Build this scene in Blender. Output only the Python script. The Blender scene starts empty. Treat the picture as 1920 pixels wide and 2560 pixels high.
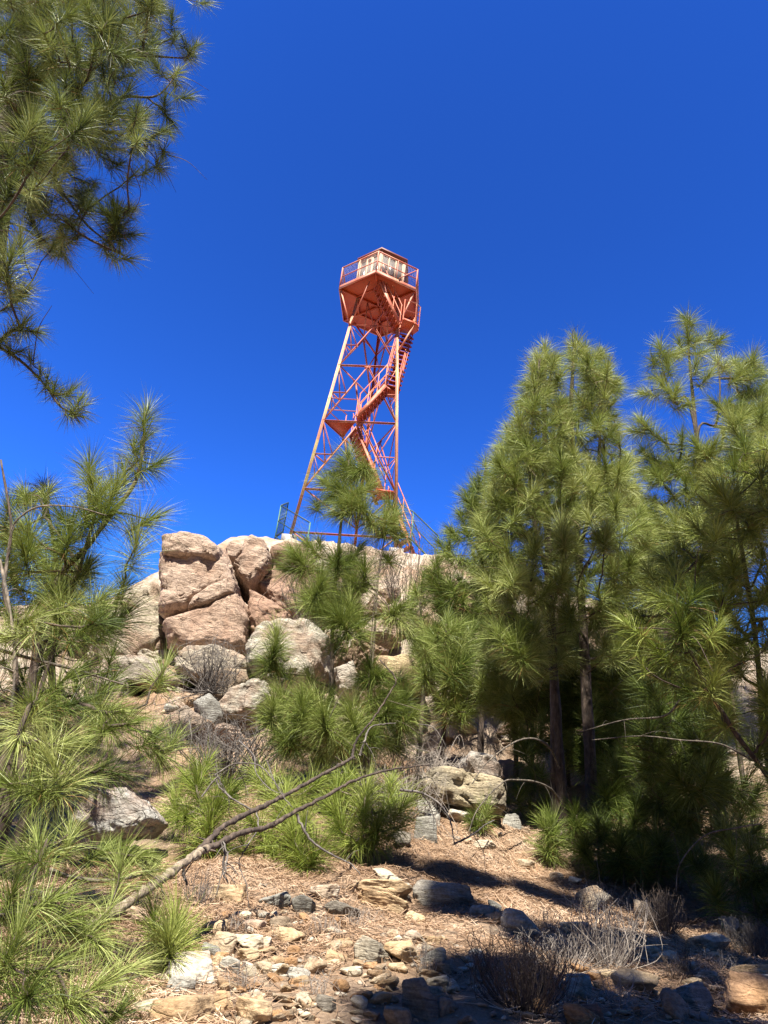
import bpy, bmesh, math, random
import numpy as np
from mathutils import Vector

rng = np.random.default_rng(7)
random.seed(7)
PI = math.pi
COL = bpy.context.scene.collection

# ------------------------------------------------------------------ camera model
F, PITCH, ROLL = 1850.0, 0.5118, 0.1075       # focal length in photo pixels, angles in radians
CP, SP, CR, SR = math.cos(PITCH), math.sin(PITCH), math.cos(ROLL), math.sin(ROLL)

def ray(u, v):
    a, b = u - 960.0, 1280.0 - v
    X, Y = a * CR - b * SR, a * SR + b * CR
    return np.array([X, F * CP - Y * SP, F * SP + Y * CP])

def at_y(u, v, y):                             # point of that sight line at distance y
    r = ray(u, v); return r * (y / r[1])

def at_z(u, v, z):
    r = ray(u, v); return r * (z / r[2])

# ------------------------------------------------------------------ vector noise
def _h(ix, iy, iz, s):
    n = (ix * 374761393 + iy * 668265263 + iz * 2147483647 + s * 974634777) & 0xffffffff
    n = ((n ^ (n >> 13)) * 1274126177) & 0xffffffff
    n = ((n ^ (n >> 16)) * 2246822519) & 0xffffffff
    return ((n ^ (n >> 15)) & 0xffff) / 32767.5 - 1.0

def noise(p, s=0):
    p = np.asarray(p, float); i = np.floor(p).astype(np.int64); f = p - i
    f = f * f * f * (f * (f * 6 - 15) + 10)
    x, y, z = i[..., 0], i[..., 1], i[..., 2]; fx, fy, fz = f[..., 0], f[..., 1], f[..., 2]
    def c(a, b, d): return _h(x + a, y + b, z + d, s)
    x00 = c(0,0,0) * (1-fx) + c(1,0,0) * fx; x10 = c(0,1,0) * (1-fx) + c(1,1,0) * fx
    x01 = c(0,0,1) * (1-fx) + c(1,0,1) * fx; x11 = c(0,1,1) * (1-fx) + c(1,1,1) * fx
    return (x00 * (1-fy) + x10 * fy) * (1-fz) + (x01 * (1-fy) + x11 * fy) * fz

def fbm(p, o=4, s=0, g=.5):
    r = 0; a = 1.0; p = np.asarray(p, float)
    for k in range(o):
        r = r + a * noise(p * 2.03 ** k + 17.3 * k, s + k); a *= g
    return r

# ------------------------------------------------------------------ ground height
KY = [-300,-60,-6,0,1.5,3,4,5,6,7,8,9.5,11,13,14.5,15.5,17,18.5,19.5,20.5,24,30,60,300]
KZ = [-60,-20,-3.4,-1.6,-.95,-.38,-.2,-.02,.17,.42,.75,1.35,1.95,2.9,3.7,4.6,6.6,8.8,9.75,10,10,9,4,-40]
def height(x, y, fine=True):
    x = np.asarray(x, float); y = np.asarray(y, float)
    z = np.interp(y, KY, KZ)
    c = np.interp(x, [-60,-14,-8,-4.5,2,9,14,60], [.2,.5,.62,1,1,.78,.7,.3])
    z = np.where(z > 2.9, 2.9 + (z - 2.9) * c, z)
    n = fbm(np.stack([x * .35, y * .35, x * 0], -1), 3, 5)
    z = z + n * np.interp(y, [0, 6, 14, 19, 25, 80], [.06, .10, .3, .12, .1, 2.0])
    z = z - 1.5 * np.exp(-((x + 4.3) / 2.4) ** 2) * np.interp(y, [13.5, 15, 18, 20], [0, 1, 1, 0])
    z = z - np.interp(x, [1.5, 8], [0, .25]) * np.interp(y, [3, 7, 10], [0, 1, 0])
    if fine:
        rg = 1 - np.abs(fbm(np.stack([x * .9, y * .9, x * 0], -1), 4, 21)); z = z + (rg - .75) * np.interp(y, [0, 11, 14, 19, 20, 30], [0, 0, .75, .5, .1, .1])
        z = z + .035 * fbm(np.stack([x * 2.2, y * 2.2, x * 0], -1), 4, 9) * np.interp(y, [0, 16, 30], [1, 2.5, 0])
    return z

YS = np.arange(1.6, 40, .01)
def on_ground(u, v):
    r = ray(u, v) / ray(u, v)[1]
    X, Z = r[0] * YS, r[2] * YS
    k = np.argmax(height(X, YS) > Z)
    if k == 0: k = len(YS) - 1
    return np.array([X[k], YS[k], Z[k]])

# ------------------------------------------------------------------ object helpers
def tag(o, label=None, cat=None, group=None, kind=None):
    if label: o['label'] = label
    if cat: o['category'] = cat
    if group: o['group'] = group
    if kind: o['kind'] = kind
    return o

def empty(name, loc=(0, 0, 0)):
    o = bpy.data.objects.new(name, None); COL.objects.link(o); o.location = loc
    o.empty_display_size = .2
    return o

def mesh_np(name, V, quads=None, tris=None, mat=None, parent=None, smooth=False, attrs=None):
    """vertices and faces in world coordinates; origin moved to the parent's place"""
    V = np.asarray(V, np.float32).reshape(-1, 3)
    off = np.array(parent_world(parent), np.float32) if parent else V.mean(0) if len(V) else np.zeros(3, np.float32)
    if not parent:
        off = np.array([off[0], off[1], V[:, 2].min()], np.float32)
    me = bpy.data.meshes.new(name)
    nq = 0 if quads is None else len(quads); nt = 0 if tris is None else len(tris)
    me.vertices.add(len(V)); me.vertices.foreach_set('co', (V - off).ravel())
    li = []
    if nq: li.append(np.asarray(quads, np.int32).ravel())
    if nt: li.append(np.asarray(tris, np.int32).ravel())
    li = np.concatenate(li)
    me.loops.add(len(li)); me.loops.foreach_set('vertex_index', li)
    me.polygons.add(nq + nt)
    st = np.concatenate([np.arange(nq) * 4, nq * 4 + np.arange(nt) * 3]).astype(np.int32)
    me.polygons.foreach_set('loop_start', st)
    if smooth: me.polygons.foreach_set('use_smooth', np.ones(nq + nt, bool))
    if attrs:
        for k, a in attrs.items():
            at = me.attributes.new(k, 'FLOAT', 'POINT'); at.data.foreach_set('value', np.asarray(a, np.float32))
    me.update(calc_edges=True); me.validate()
    if mat: me.materials.append(mat)
    o = bpy.data.objects.new(name, me); COL.objects.link(o)
    if parent: o.parent = parent
    else: o.location = off.tolist()
    return o

def parent_world(p):
    x, y, z = p.location
    while p.parent:
        p = p.parent; x += p.location[0]; y += p.location[1]; z += p.location[2]
    return (x, y, z)

class MB:                                     # collects polygons
    def __init__(s): s.v = []; s.q = []; s.t = []; s.n = 0
    def add(s, V, Q=(), T=()):
        V = np.asarray(V, float).reshape(-1, 3)
        for q in Q: s.q.append([a + s.n for a in q])
        for t in T: s.t.append([a + s.n for a in t])
        s.v.append(V); s.n += len(V)
    def frame_box(s, o, ex, ey, ez):          # box from corner o and three edge vectors
        o, ex, ey, ez = map(lambda a: np.asarray(a, float), (o, ex, ey, ez))
        V = [o, o+ex, o+ex+ey, o+ey, o+ez, o+ex+ez, o+ex+ey+ez, o+ey+ez]
        s.add(V, [(0,3,2,1),(4,5,6,7),(0,1,5,4),(1,2,6,5),(2,3,7,6),(3,0,4,7)])
    def beam(s, a, b, w, h=None, side=None):
        a, b = np.asarray(a, float), np.asarray(b, float); h = h or w
        d = b - a; d = d / np.linalg.norm(d)
        r = np.asarray(side, float) if side is not None else (np.array([0,0,1.]) if abs(d[2]) < .9 else np.array([0,1.,0]))
        x = np.cross(d, r); x /= np.linalg.norm(x); y = np.cross(x, d)
        s.frame_box(a - x*w/2 - y*h/2, x*w, y*h, b - a)
    def angle(s, a, b, w, t=.012, side=None): # L-section bar
        a, b = np.asarray(a, float), np.asarray(b, float)
        d = b - a; d = d / np.linalg.norm(d)
        r = np.asarray(side, float) if side is not None else (np.array([0,0,1.]) if abs(d[2]) < .9 else np.array([0,1.,0]))
        x = np.cross(d, r); x /= np.linalg.norm(x); y = np.cross(x, d)
        s.frame_box(a - x*w/2 - y*w/2, x*w, y*t, b - a)
        s.frame_box(a - x*w/2 - y*(w/2-t), x*t, y*(w-t), b - a)
    def prism(s, top, dz):                    # horizontal polygon extruded down by dz
        n = len(top); top = np.asarray(top, float); bot = top - np.array([0,0,dz])
        V = np.concatenate([top, bot, [top.mean(0)], [bot.mean(0)]])
        Q = [(i, i+n, (i+1) % n + n, (i+1) % n) for i in range(n)]
        T = [(2*n, i, (i+1) % n) for i in range(n)] + [(2*n+1, (i+1) % n + n, i+n) for i in range(n)]
        s.add(V, Q, T)
    def tube(s, pts, rad, k=8):
        V, Q = tube_np(np.asarray(pts, float), np.broadcast_to(rad, len(pts)), k)
        s.add(V, Q.tolist())
    def build(s, name, mat, parent=None, smooth=False):
        return mesh_np(name, np.concatenate(s.v), s.q or None, s.t or None, mat, parent, smooth)

def tube_np(P, R, k=6):
    n = len(P); T = np.gradient(P, axis=0); T /= np.linalg.norm(T, axis=1)[:, None] + 1e-9
    ref = np.array([.31, .17, .93]); 
    if abs(T.mean(0) @ ref) > .9: ref = np.array([1., .1, 0])
    X = np.cross(T, ref); X /= np.linalg.norm(X, axis=1)[:, None] + 1e-9
    Y = np.cross(T, X)
    a = np.arange(k) * 2 * PI / k
    V = P[:, None] + R[:, None, None] * (np.cos(a)[None, :, None] * X[:, None] + np.sin(a)[None, :, None] * Y[:, None])
    i = np.arange(n - 1)[:, None] * k; j = np.arange(k)[None]; j2 = (j + 1) % k
    Q = np.stack([i + j, i + j2, i + k + j2, i + k + j], -1).reshape(-1, 4)
    # closed ends
    V = V.reshape(-1, 3)
    if k >= 4:
        cap = []
        for b in (0, (n - 1) * k):
            for m in range(1, k - 2, 2): cap.append([b, b + m, b + m + 1, b + m + 2])
        Q = np.concatenate([Q, cap])
    return V, Q

class Tubes:
    def __init__(s): s.V = []; s.Q = []; s.n = 0
    def add(s, P, R, k=6):
        V, Q = tube_np(np.asarray(P, float), np.asarray(np.broadcast_to(R, len(P)), float), k)
        s.V.append(V); s.Q.append(Q + s.n); s.n += len(V)
    def build(s, name, mat, parent=None):
        return mesh_np(name, np.concatenate(s.V), np.concatenate(s.Q), None, mat, parent, True)

def spline(P, m=6):                           # Catmull-Rom
    P = np.asarray(P, float)
    if len(P) < 3: 
        t = np.linspace(0, 1, m + 1)[:, None]; return P[0] * (1 - t) + P[-1] * t
    Q = np.vstack([2*P[0]-P[1], P, 2*P[-1]-P[-2]]); out = []
    for i in range(len(P) - 1):
        a, b, c, d = Q[i:i+4]
        for t in np.arange(m) / m:
            out.append(.5*((2*b) + (-a+c)*t + (2*a-5*b+4*c-d)*t*t + (-a+3*b-3*c+d)*t**3))
    out.append(P[-1]); return np.array(out)

# ------------------------------------------------------------------ materials
class NT:
    def __init__(s, name):
        s.m = bpy.data.materials.new(name); s.m.use_nodes = True; s.t = s.m.node_tree; s.t.nodes.clear()
        s.out = s.n('ShaderNodeOutputMaterial')
    def n(s, ty, inp=None, **kw):
        x = s.t.nodes.new(ty)
        for k, v in kw.items(): setattr(x, k, v)
        for k, v in (inp or {}).items():
            if isinstance(v, bpy.types.NodeSocket): s.t.links.new(v, x.inputs[k])
            else: x.inputs[k].default_value = v
        return x
    def ramp(s, fac, stops, mode='LINEAR'):
        r = s.n('ShaderNodeValToRGB', {'Fac': fac}); e = r.color_ramp.elements; r.color_ramp.interpolation = mode
        while len(e) > 2: e.remove(e[-1])
        for i, (p, c) in enumerate(stops):
            x = e[i] if i < 2 else e.new(p)
            x.position = p; x.color = (*c, 1) if len(c) == 3 else c
        return r.outputs[0]
    def mix(s, f, a, b, bt='MIX'):
        x = s.n('ShaderNodeMix', data_type='RGBA', blend_type=bt)
        for k, v in ((0, f), (6, a), (7, b)):
            if isinstance(v, bpy.types.NodeSocket): s.t.links.new(v, x.inputs[k])
            else: x.inputs[k].default_value = v if k == 0 else ((*v, 1) if len(v) == 3 else v)
        return x.outputs[2]
    def math(s, op, a, b=0.0):
        x = s.n('ShaderNodeMath', operation=op)
        for i, v in enumerate((a, b)):
            if isinstance(v, bpy.types.NodeSocket): s.t.links.new(v, x.inputs[i])
            else: x.inputs[i].default_value = v
        return x.outputs[0]
    def noise(s, vec, sc, det=4, rough=.55, dist=0.0):
        return s.n('ShaderNodeTexNoise', {'Vector': vec, 'Scale': sc, 'Detail': det, 'Roughness': rough, 'Distortion': dist}).outputs['Fac']
    def bump(s, h, st, d=.02, nrm=None):
        i = {'Height': h, 'Strength': st, 'Distance': d}
        if nrm is not None: i['Normal'] = nrm
        return s.n('ShaderNodeBump', i).outputs[0]
    def bsdf(s, col, rough=.8, normal=None, **kw):
        if isinstance(col, bpy.types.NodeSocket): col = s.mix(1.0, col, (.76, .76, .76), 'MULTIPLY')
        else: col = tuple(q * .76 for q in col)
        i = {'Base Color': col if isinstance(col, bpy.types.NodeSocket) else (*col, 1), 'Roughness': rough}
        if normal is not None: i['Normal'] = normal
        i.update(kw)
        b = s.n('ShaderNodeBsdfPrincipled', i)
        s.t.links.new(b.outputs[0], s.out.inputs[0]); return b

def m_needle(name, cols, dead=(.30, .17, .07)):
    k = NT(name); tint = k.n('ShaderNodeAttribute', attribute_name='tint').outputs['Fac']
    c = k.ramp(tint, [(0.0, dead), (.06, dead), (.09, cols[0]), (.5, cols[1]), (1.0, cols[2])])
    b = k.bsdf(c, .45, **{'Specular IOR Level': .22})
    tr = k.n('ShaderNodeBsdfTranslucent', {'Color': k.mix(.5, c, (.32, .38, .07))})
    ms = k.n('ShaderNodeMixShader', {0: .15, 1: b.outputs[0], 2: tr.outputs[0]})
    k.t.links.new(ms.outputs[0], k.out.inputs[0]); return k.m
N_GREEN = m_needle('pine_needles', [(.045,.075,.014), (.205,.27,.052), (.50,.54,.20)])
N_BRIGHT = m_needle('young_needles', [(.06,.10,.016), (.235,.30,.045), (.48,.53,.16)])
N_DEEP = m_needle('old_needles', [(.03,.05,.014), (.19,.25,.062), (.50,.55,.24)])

def m_bark(name, a, b, c):
    k = NT(name); g = k.n('ShaderNodeTexCoord').outputs['Object']
    mp = k.n('ShaderNodeMapping', {'Vector': g, 'Scale': (1, 1, .3)}).outputs[0]
    n1 = k.noise(mp, 28, 6, .65); n2 = k.noise(g, 3.5, 3)
    v = k.n('ShaderNodeTexVoronoi', {'Vector': mp, 'Scale': 22.0}, feature='DISTANCE_TO_EDGE').outputs[0]
    col = k.ramp(n1, [(.3, a), (.5, b), (.72, c)])
    col = k.mix(k.ramp(n2, [(.58, (0,0,0)), (.72, (1,1,1))]), col, c)
    h = k.math('ADD', k.math('MULTIPLY', n1, .7), k.math('MINIMUM', v, .25))
    k.bsdf(col, .9, k.bump(h, .9, .02)); return k.m
BARK = m_bark('pine_bark', (.02,.015,.012), (.075,.052,.04), (.17,.125,.095))
BARK_PALE = m_bark('young_bark', (.07,.052,.038), (.17,.13,.10), (.29,.235,.18))
DEADWOOD = m_bark('dead_wood', (.035,.028,.025), (.12,.10,.08), (.36,.29,.22))
PALEWOOD = m_bark('weathered_wood', (.07,.05,.04), (.30,.235,.17), (.55,.45,.34))
GREYWOOD = m_bark('grey_wood', (.06,.052,.048), (.14,.12,.11), (.30,.27,.24))
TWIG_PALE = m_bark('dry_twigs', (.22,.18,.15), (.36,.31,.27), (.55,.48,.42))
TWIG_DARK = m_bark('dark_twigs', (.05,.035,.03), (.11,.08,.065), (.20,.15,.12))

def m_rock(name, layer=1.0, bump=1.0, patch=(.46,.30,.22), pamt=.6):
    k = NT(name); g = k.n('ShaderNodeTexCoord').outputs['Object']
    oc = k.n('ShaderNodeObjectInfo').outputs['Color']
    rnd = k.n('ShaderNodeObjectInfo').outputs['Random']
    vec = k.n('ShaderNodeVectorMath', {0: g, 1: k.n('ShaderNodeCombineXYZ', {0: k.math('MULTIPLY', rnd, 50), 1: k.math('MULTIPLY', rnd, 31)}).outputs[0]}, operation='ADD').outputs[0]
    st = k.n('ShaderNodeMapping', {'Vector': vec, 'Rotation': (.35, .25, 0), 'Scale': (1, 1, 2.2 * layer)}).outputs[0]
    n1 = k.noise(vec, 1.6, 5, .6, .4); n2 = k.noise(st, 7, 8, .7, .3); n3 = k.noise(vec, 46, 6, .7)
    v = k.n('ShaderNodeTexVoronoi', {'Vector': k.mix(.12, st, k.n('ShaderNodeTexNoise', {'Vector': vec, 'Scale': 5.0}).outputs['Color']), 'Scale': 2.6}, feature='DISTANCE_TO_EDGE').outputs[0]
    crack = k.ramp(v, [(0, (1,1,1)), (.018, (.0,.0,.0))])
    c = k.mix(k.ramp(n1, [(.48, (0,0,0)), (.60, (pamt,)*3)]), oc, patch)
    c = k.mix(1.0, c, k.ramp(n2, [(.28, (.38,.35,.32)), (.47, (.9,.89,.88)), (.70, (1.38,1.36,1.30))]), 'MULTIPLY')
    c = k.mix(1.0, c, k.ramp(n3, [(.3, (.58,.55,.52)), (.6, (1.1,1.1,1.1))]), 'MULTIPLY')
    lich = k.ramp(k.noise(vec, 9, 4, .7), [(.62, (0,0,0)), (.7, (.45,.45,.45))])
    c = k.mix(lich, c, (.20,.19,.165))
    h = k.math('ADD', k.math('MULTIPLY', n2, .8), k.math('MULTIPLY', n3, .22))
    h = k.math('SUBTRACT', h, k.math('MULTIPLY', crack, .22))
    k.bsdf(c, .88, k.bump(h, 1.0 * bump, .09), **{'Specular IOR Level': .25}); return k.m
ROCK = m_rock('outcrop_rock', 1.0, 1.0)
STONE = m_rock('loose_stone', 1.4, .55, (.42,.24,.11), .55)
SLATE = m_rock('layered_stone', 4.0, .8, (.20,.19,.17), .6)

def m_ground():
    k = NT('forest_floor'); g = k.n('ShaderNodeTexCoord').outputs['Object']
    pos = k.n('ShaderNodeNewGeometry').outputs['Position']
    n1 = k.noise(g, .55, 5, .6); n2 = k.noise(g, 6, 6, .7); n3 = k.noise(g, 60, 5, .8, 1.5)
    litter = k.ramp(n3, [(.3, (.13,.065,.035)), (.5, (.33,.20,.12)), (.68, (.56,.40,.26))])
    soil = k.ramp(n2, [(.3, (.20,.15,.11)), (.6, (.42,.34,.26))])
    c = k.mix(k.ramp(n1, [(.40, (0,0,0)), (.6, (.65,.65,.65))]), litter, soil)
    sl = k.n('ShaderNodeSeparateXYZ', {0: pos}).outputs[1]
    far = k.ramp(k.math('DIVIDE', sl, 30), [(.36, (0,0,0)), (.5, (1,1,1))])
    rock = k.ramp(n2, [(.3, (.30,.22,.17)), (.5, (.48,.39,.31)), (.68, (.62,.55,.46))])
    c = k.mix(k.mix(1.0, far, k.ramp(n1, [(.4, (.25,.25,.25)), (.55, (1,1,1))]), 'MULTIPLY'), c, rock)
    h = k.math('ADD', k.math('MULTIPLY', n3, .35), n2)
    k.bsdf(c, .95, k.bump(h, .8, .05), **{'Specular IOR Level': .1}); return k.m
GROUND = m_ground()

def m_litter():
    k = NT('dry_needle_litter'); t = k.n('ShaderNodeAttribute', attribute_name='tint').outputs['Fac']
    c = k.ramp(t, [(0, (.09,.05,.028)), (.3, (.26,.155,.085)), (.65, (.45,.295,.185)), (1, (.68,.52,.37))])
    k.bsdf(c, .6); return k.m
LITTER = m_litter()

def m_paint(name, base, fade, amt=.5, rough=.55):
    k = NT(name); g = k.n('ShaderNodeTexCoord').outputs['Object']
    n = k.noise(g, 1.1, 4, .6); n2 = k.noise(g, 14, 4, .7)
    c = k.mix(k.ramp(n, [(.50, (0,0,0)), (.62, (amt,)*3)]), base, fade)
    c = k.mix(k.ramp(n2, [(.54, (0,0,0)), (.68, (.65,)*3)]), c, (.20,.055,.02))
    k.bsdf(c, rough, k.bump(n2, .15, .004)); return k.m
SALMON = m_paint('faded_salmon_paint', (.56,.15,.085), (.72,.37,.22), .7)
SALMON_Y = m_paint('yellowed_paint', (.60,.27,.16), (.68,.58,.24), .9)
ORANGE = m_paint('shaded_underside_paint', (.42,.048,.004), (.52,.09,.015), .5)  # less faded tower paint; shade and bounced light under the deck coloured in
CREAM = m_paint('cream_paint', (.56,.40,.27), (.54,.27,.18), .6)
DKRED = m_paint('dark_red_paint', (.17,.035,.022), (.22,.05,.03), .5)
FENCEG = m_paint('green_fence_paint', (.045,.17,.13), (.05,.13,.11), .4)
FENCED = m_paint('dark_fence_paint', (.025,.07,.06), (.03,.05,.05), .4)
k = NT('frosted_pane'); g = k.n('ShaderNodeTexCoord').outputs['Object']
k.bsdf(k.ramp(k.noise(g, 3, 3), [(.3, (.11,.11,.11)), (.7, (.26,.25,.24))]), .25, **{'Specular IOR Level': .6}); PANE = k.m
k = NT('rail_mesh_wire'); k.bsdf((.40,.30,.28), .5, Metallic=.3); WIRE = k.m
k = NT('galvanised_metal'); k.bsdf((.6,.55,.52), .4, Metallic=.6); GALV = k.m

# ------------------------------------------------------------------ ground
def grid_axis(lo, hi, a, b, fine, grow=1.12):
    mid = list(np.arange(a, b, fine)); s = fine; x = b; up = []
    while x < hi: up.append(x); s *= grow; x += s
    up.append(hi); s = fine; x = a - fine; dn = []
    while x > lo: dn.append(x); s *= grow; x -= s
    dn.append(lo); return np.array(dn[::-1] + mid + up)
gx = grid_axis(-400, 400, -5, 7, .06, 1.06); gy = grid_axis(-400, 600, 2, 12, .06, 1.05)
X, Y = np.meshgrid(gx, gy); Z = height(X, Y)
nx, ny = len(gx), len(gy)
i = (np.arange(ny - 1)[:, None] * nx + np.arange(nx - 1)[None]).ravel()
g = mesh_np('ground', np.stack([X, Y, Z], -1).reshape(-1, 3), np.stack([i, i + 1, i + nx + 1, i + nx], -1), None, GROUND, None, True)
tag(g, 'rocky forest slope covered with rusty dry pine needles', 'ground', kind='structure')

# dry needle litter
def make_litter(n=230000):
    y = 2.6 + 10.5 * rng.random(n) ** 1.35; x = (rng.random(n) * 1.15 - .55) * (y + .8)
    dens = fbm(np.stack([x * .8, y * .8, x * 0], -1), 3, 33)
    keep = dens + rng.normal(0, .35, n) > -.35
    x, y = x[keep], y[keep]; n = len(x)
    a = rng.random(n) * 2 * PI; L = rng.uniform(.06, .14, n); w = rng.uniform(.0009, .0017, n) * (1 + y * .07)
    d = np.stack([np.cos(a), np.sin(a)], -1); cv = rng.normal(0, .35, n); nrm = np.stack([-d[:, 1], d[:, 0]], -1)
    lift = rng.random(n) ** 2 * .022
    V = []
    for t, ww in ((-.5, .7), (0, 1.), (.5, .4)):
        c = np.stack([x, y], -1) + d * (t * L)[:, None] + nrm * (cv * L * (t * t) * 1.6)[:, None]
        up = lift + (rng.random(n) ** 3 * .03 if t else 0)
        for s in (-1, 1):
            q = c + nrm * (s * w * ww)[:, None]
            V.append(np.stack([q[:, 0], q[:, 1], height(q[:, 0], q[:, 1]) + up + .006 + s * w * .5], -1))
    V = np.stack(V, 1).reshape(-1, 3); b = np.arange(n)[:, None] * 6
    Q = np.concatenate([b + [0, 1, 3, 2], b + [2, 3, 5, 4]])
    tn = np.clip(rng.normal(.45, .2, n) + .25 * noise(np.stack([x, y, x * 0], -1) * 1.3, 4), 0, 1)
    o = mesh_np('needle_litter', V, Q, None, LITTER, None, False, {'tint': np.repeat(tn, 6)})
    tag(o, 'rusty tan fallen pine needles matted over the slope', 'needle litter', kind='stuff')
make_litter()

# ------------------------------------------------------------------ rocks
def ico(sub):
    bm = bmesh.new(); bmesh.ops.create_icosphere(bm, subdivisions=sub, radius=1.0)
    V = np.array([v.co[:] for v in bm.verts]); T = np.array([[v.index for v in f.verts] for f in bm.faces]); bm.free()
    V /= np.linalg.norm(V, axis=1)[:, None]; return V, T
ICO = {s: ico(s) for s in (3, 4, 5, 6, 7)}

def stone_shape(dims, seed, sub=4, planes=8, rough=.05, flat=0.0):
    r = np.random.default_rng(seed); D, T = ICO[sub]
    N = r.normal(size=(planes, 3)); N /= np.linalg.norm(N, axis=1)[:, None]
    N = np.concatenate([N, [[0, 0, 1.]]]); d = np.append(r.uniform(.46, .84, planes), .60 - flat)
    dots = D @ N.T; R = np.min(np.where(dots > .05, d[None] / np.maximum(dots, .05), 9), 1); R = np.minimum(R, 1.08)
    P = D * R[:, None]; P = P / np.abs(P).max(0)
    s = seed % 997 * 1.7
    n = fbm(P * 2.2 + s, 4, 3) * rough + rough * .7 * fbm(P * np.array([3, 3, 9.]) + s, 3, 8)
    P = P + D * n[:, None]
    return P * np.asarray(dims) / 2, T

def put_stone(p, dims, seed, color, label, group=None, mat=None, rot=None, sub=4, sink=.3, name='stone', cat='stone', flat=0.0, tilt=.25, rough=.05):
    P, T = stone_shape(dims, seed, sub, flat=flat, rough=rough); r = np.random.default_rng(seed + 5)
    a = rot if rot is not None else r.uniform(-.5, .5); ca, sa = math.cos(a), math.sin(a)
    b = r.normal(0, tilt); cb, sb = math.cos(b), math.sin(b)
    P = P @ np.array([[cb, 0, -sb], [0, 1, 0], [sb, 0, cb]]).T
    b = r.normal(-.1, tilt); cb, sb = math.cos(b), math.sin(b)
    P = P @ np.array([[1, 0, 0], [0, cb, -sb], [0, sb, cb]]).T
    P = P @ np.array([[ca, -sa, 0], [sa, ca, 0], [0, 0, 1]]).T
    P = P + np.asarray(p) + np.array([0, 0, dims[2] * (.5 - sink)])
    o = mesh_np(name, P, None, T, mat or STONE, None, False); o.color = (*color, 1)
    return tag(o, label, cat, group)

def outline_rock(poly, y, depth, color, label, seed, name='boulder', cat='boulder', mat=None, sub=6, amp=.07, pw=.30, group=None, lean=0.0, rough2=1.0):
    """a boulder whose cross-section is the given outline, standing at distance y with its own thickness"""
    W = np.array([at_y(u, v, y - depth * .40) for u, v in poly])[:, [0, 2]]; c = W.mean(0); W = (W - c) * 1.07
    D, T = ICO[sub]; th = np.arctan2(D[:, 2], D[:, 0]); rho = np.sqrt(D[:, 0]**2 + D[:, 2]**2)
    dx, dz = np.cos(th), np.sin(th); R = np.zeros(len(D))
    n = len(W)
    for k in range(n):
        a, b = W[k], W[(k+1) % n]; e = b - a
        den = dx * e[1] - dz * e[0]; den = np.where(np.abs(den) < 1e-9, 1e-9, den)
        t = (a[0] * e[1] - a[1] * e[0]) / den; s = (a[0] * dz - a[1] * dx) / den
        R = np.maximum(R, np.where((t > 0) & (s >= -.001) & (s <= 1.001), t, 0))
    k = rho ** pw * np.clip(rho * 8, 0, 1); dep = np.sign(D[:, 1]) * np.abs(D[:, 1]) ** .40 * depth / 2
    P = np.stack([dx * R * k + c[0], dep + y + lean * 0, dz * R * k + c[1]], -1)
    P[:, 1] += (P[:, 2] - c[1]) * lean
    S = seed * 3.31; size = float(np.sqrt(np.abs(R).mean()))
    q = P / size
    nn = np.array([dx * .8 * rho, np.sign(D[:, 1]) * (1.1 - rho), dz * .8 * rho]).T
    d1 = fbm(q * 1.3 + S, 5, seed) * amp * 1.9
    rid = 1 - np.abs(fbm(q * np.array([1.0, 1.0, 1.9]) + S + 9, 4, seed + 3)); d2 = -np.clip(rid - .82, 0, 1) * 1.7 * amp * 2.0
    tilt = q @ np.array([.28, .1, 1.0]); lay = fbm(np.stack([q[:, 0] * .7, q[:, 1] * .7, tilt * 5], -1) + S, 3, seed + 6)
    d3 = np.round(lay * 2.2) / 2.2 * amp * .38 + lay * amp * .25 + fbm(q * 9 + S, 3, seed + 8) * amp * .16 * rough2
    # angular facets
    rr = np.random.default_rng(seed); K = 22
    C = q[rr.integers(0, len(q), K)]; met = np.array([1.0, 1.0, 1.7]); qq = q + .16 * np.stack([fbm(q * 2 + S + 5 * j, 3, 40 + j) for j in range(3)], -1)
    dd = np.stack([np.sum(((qq - c_) * met) ** 2, 1) for c_ in C], 1); ix = np.argmin(dd, 1); so = np.sort(dd, 1)
    tl = rr.normal(0, .34, (K, 3)); off = rr.uniform(-.6, .5, K)
    d4 = amp * 1.0 * off[ix] + amp * 2.0 * np.sum((q - C[ix]) * tl[ix], 1) - amp * .9 * np.exp(-((np.sqrt(so[:, 1]) - np.sqrt(so[:, 0])) / .045) ** 2)
    P = P + nn * (d1 * .8 + d2 + d3 + d4)[:, None] * size
    o = mesh_np(name, P, None, T, mat or ROCK, None, True); o.color = (*color, 1)
    return tag(o, label, cat, group)

def z3(*pts): return [(200 + .603 * a, 1280 + .603 * b) for a, b in pts]
PINK = (.61,.47,.38); PALE = (.58,.52,.43); GREY = (.44,.43,.40); RED = (.50,.33,.25)
OG = 'boulders of the outcrop below the tower'
outline_rock(z3((338,140),(345,108),(440,92),(520,105),(580,150),(575,210),(400,195),(350,185)), 15.15, 2.75, PINK, 'flat pinkish cap rock on top of the tallest left outcrop block', 11, group=OG, amp=.05)
outline_rock(z3((335,190),(350,150),(450,130),(575,140),(612,190),(628,250),(640,285),(560,330),(480,370),(440,400),(350,432),(322,405),(322,330)), 15.2, 2.5, PINK, 'large pinkish weathered block standing against the sky left of the crack', 12, group=OG, amp=.07)
outline_rock(z3((450,392),(470,352),(560,300),(618,272),(645,295),(640,335),(600,352),(530,385)), 14.42, 1.25, PINK, 'slanting ledge slab wedged under the tall left outcrop block', 13, group=OG, amp=.05)
outline_rock(z3((340,455),(440,412),(540,385),(648,322),(676,380),(692,440),(690,560),(668,590),(560,565),(450,570),(365,530)), 15.1, 2.6, (.57,.42,.33), 'broad pink lower block beneath the slanting ledge', 14, group=OG, amp=.055)
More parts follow.
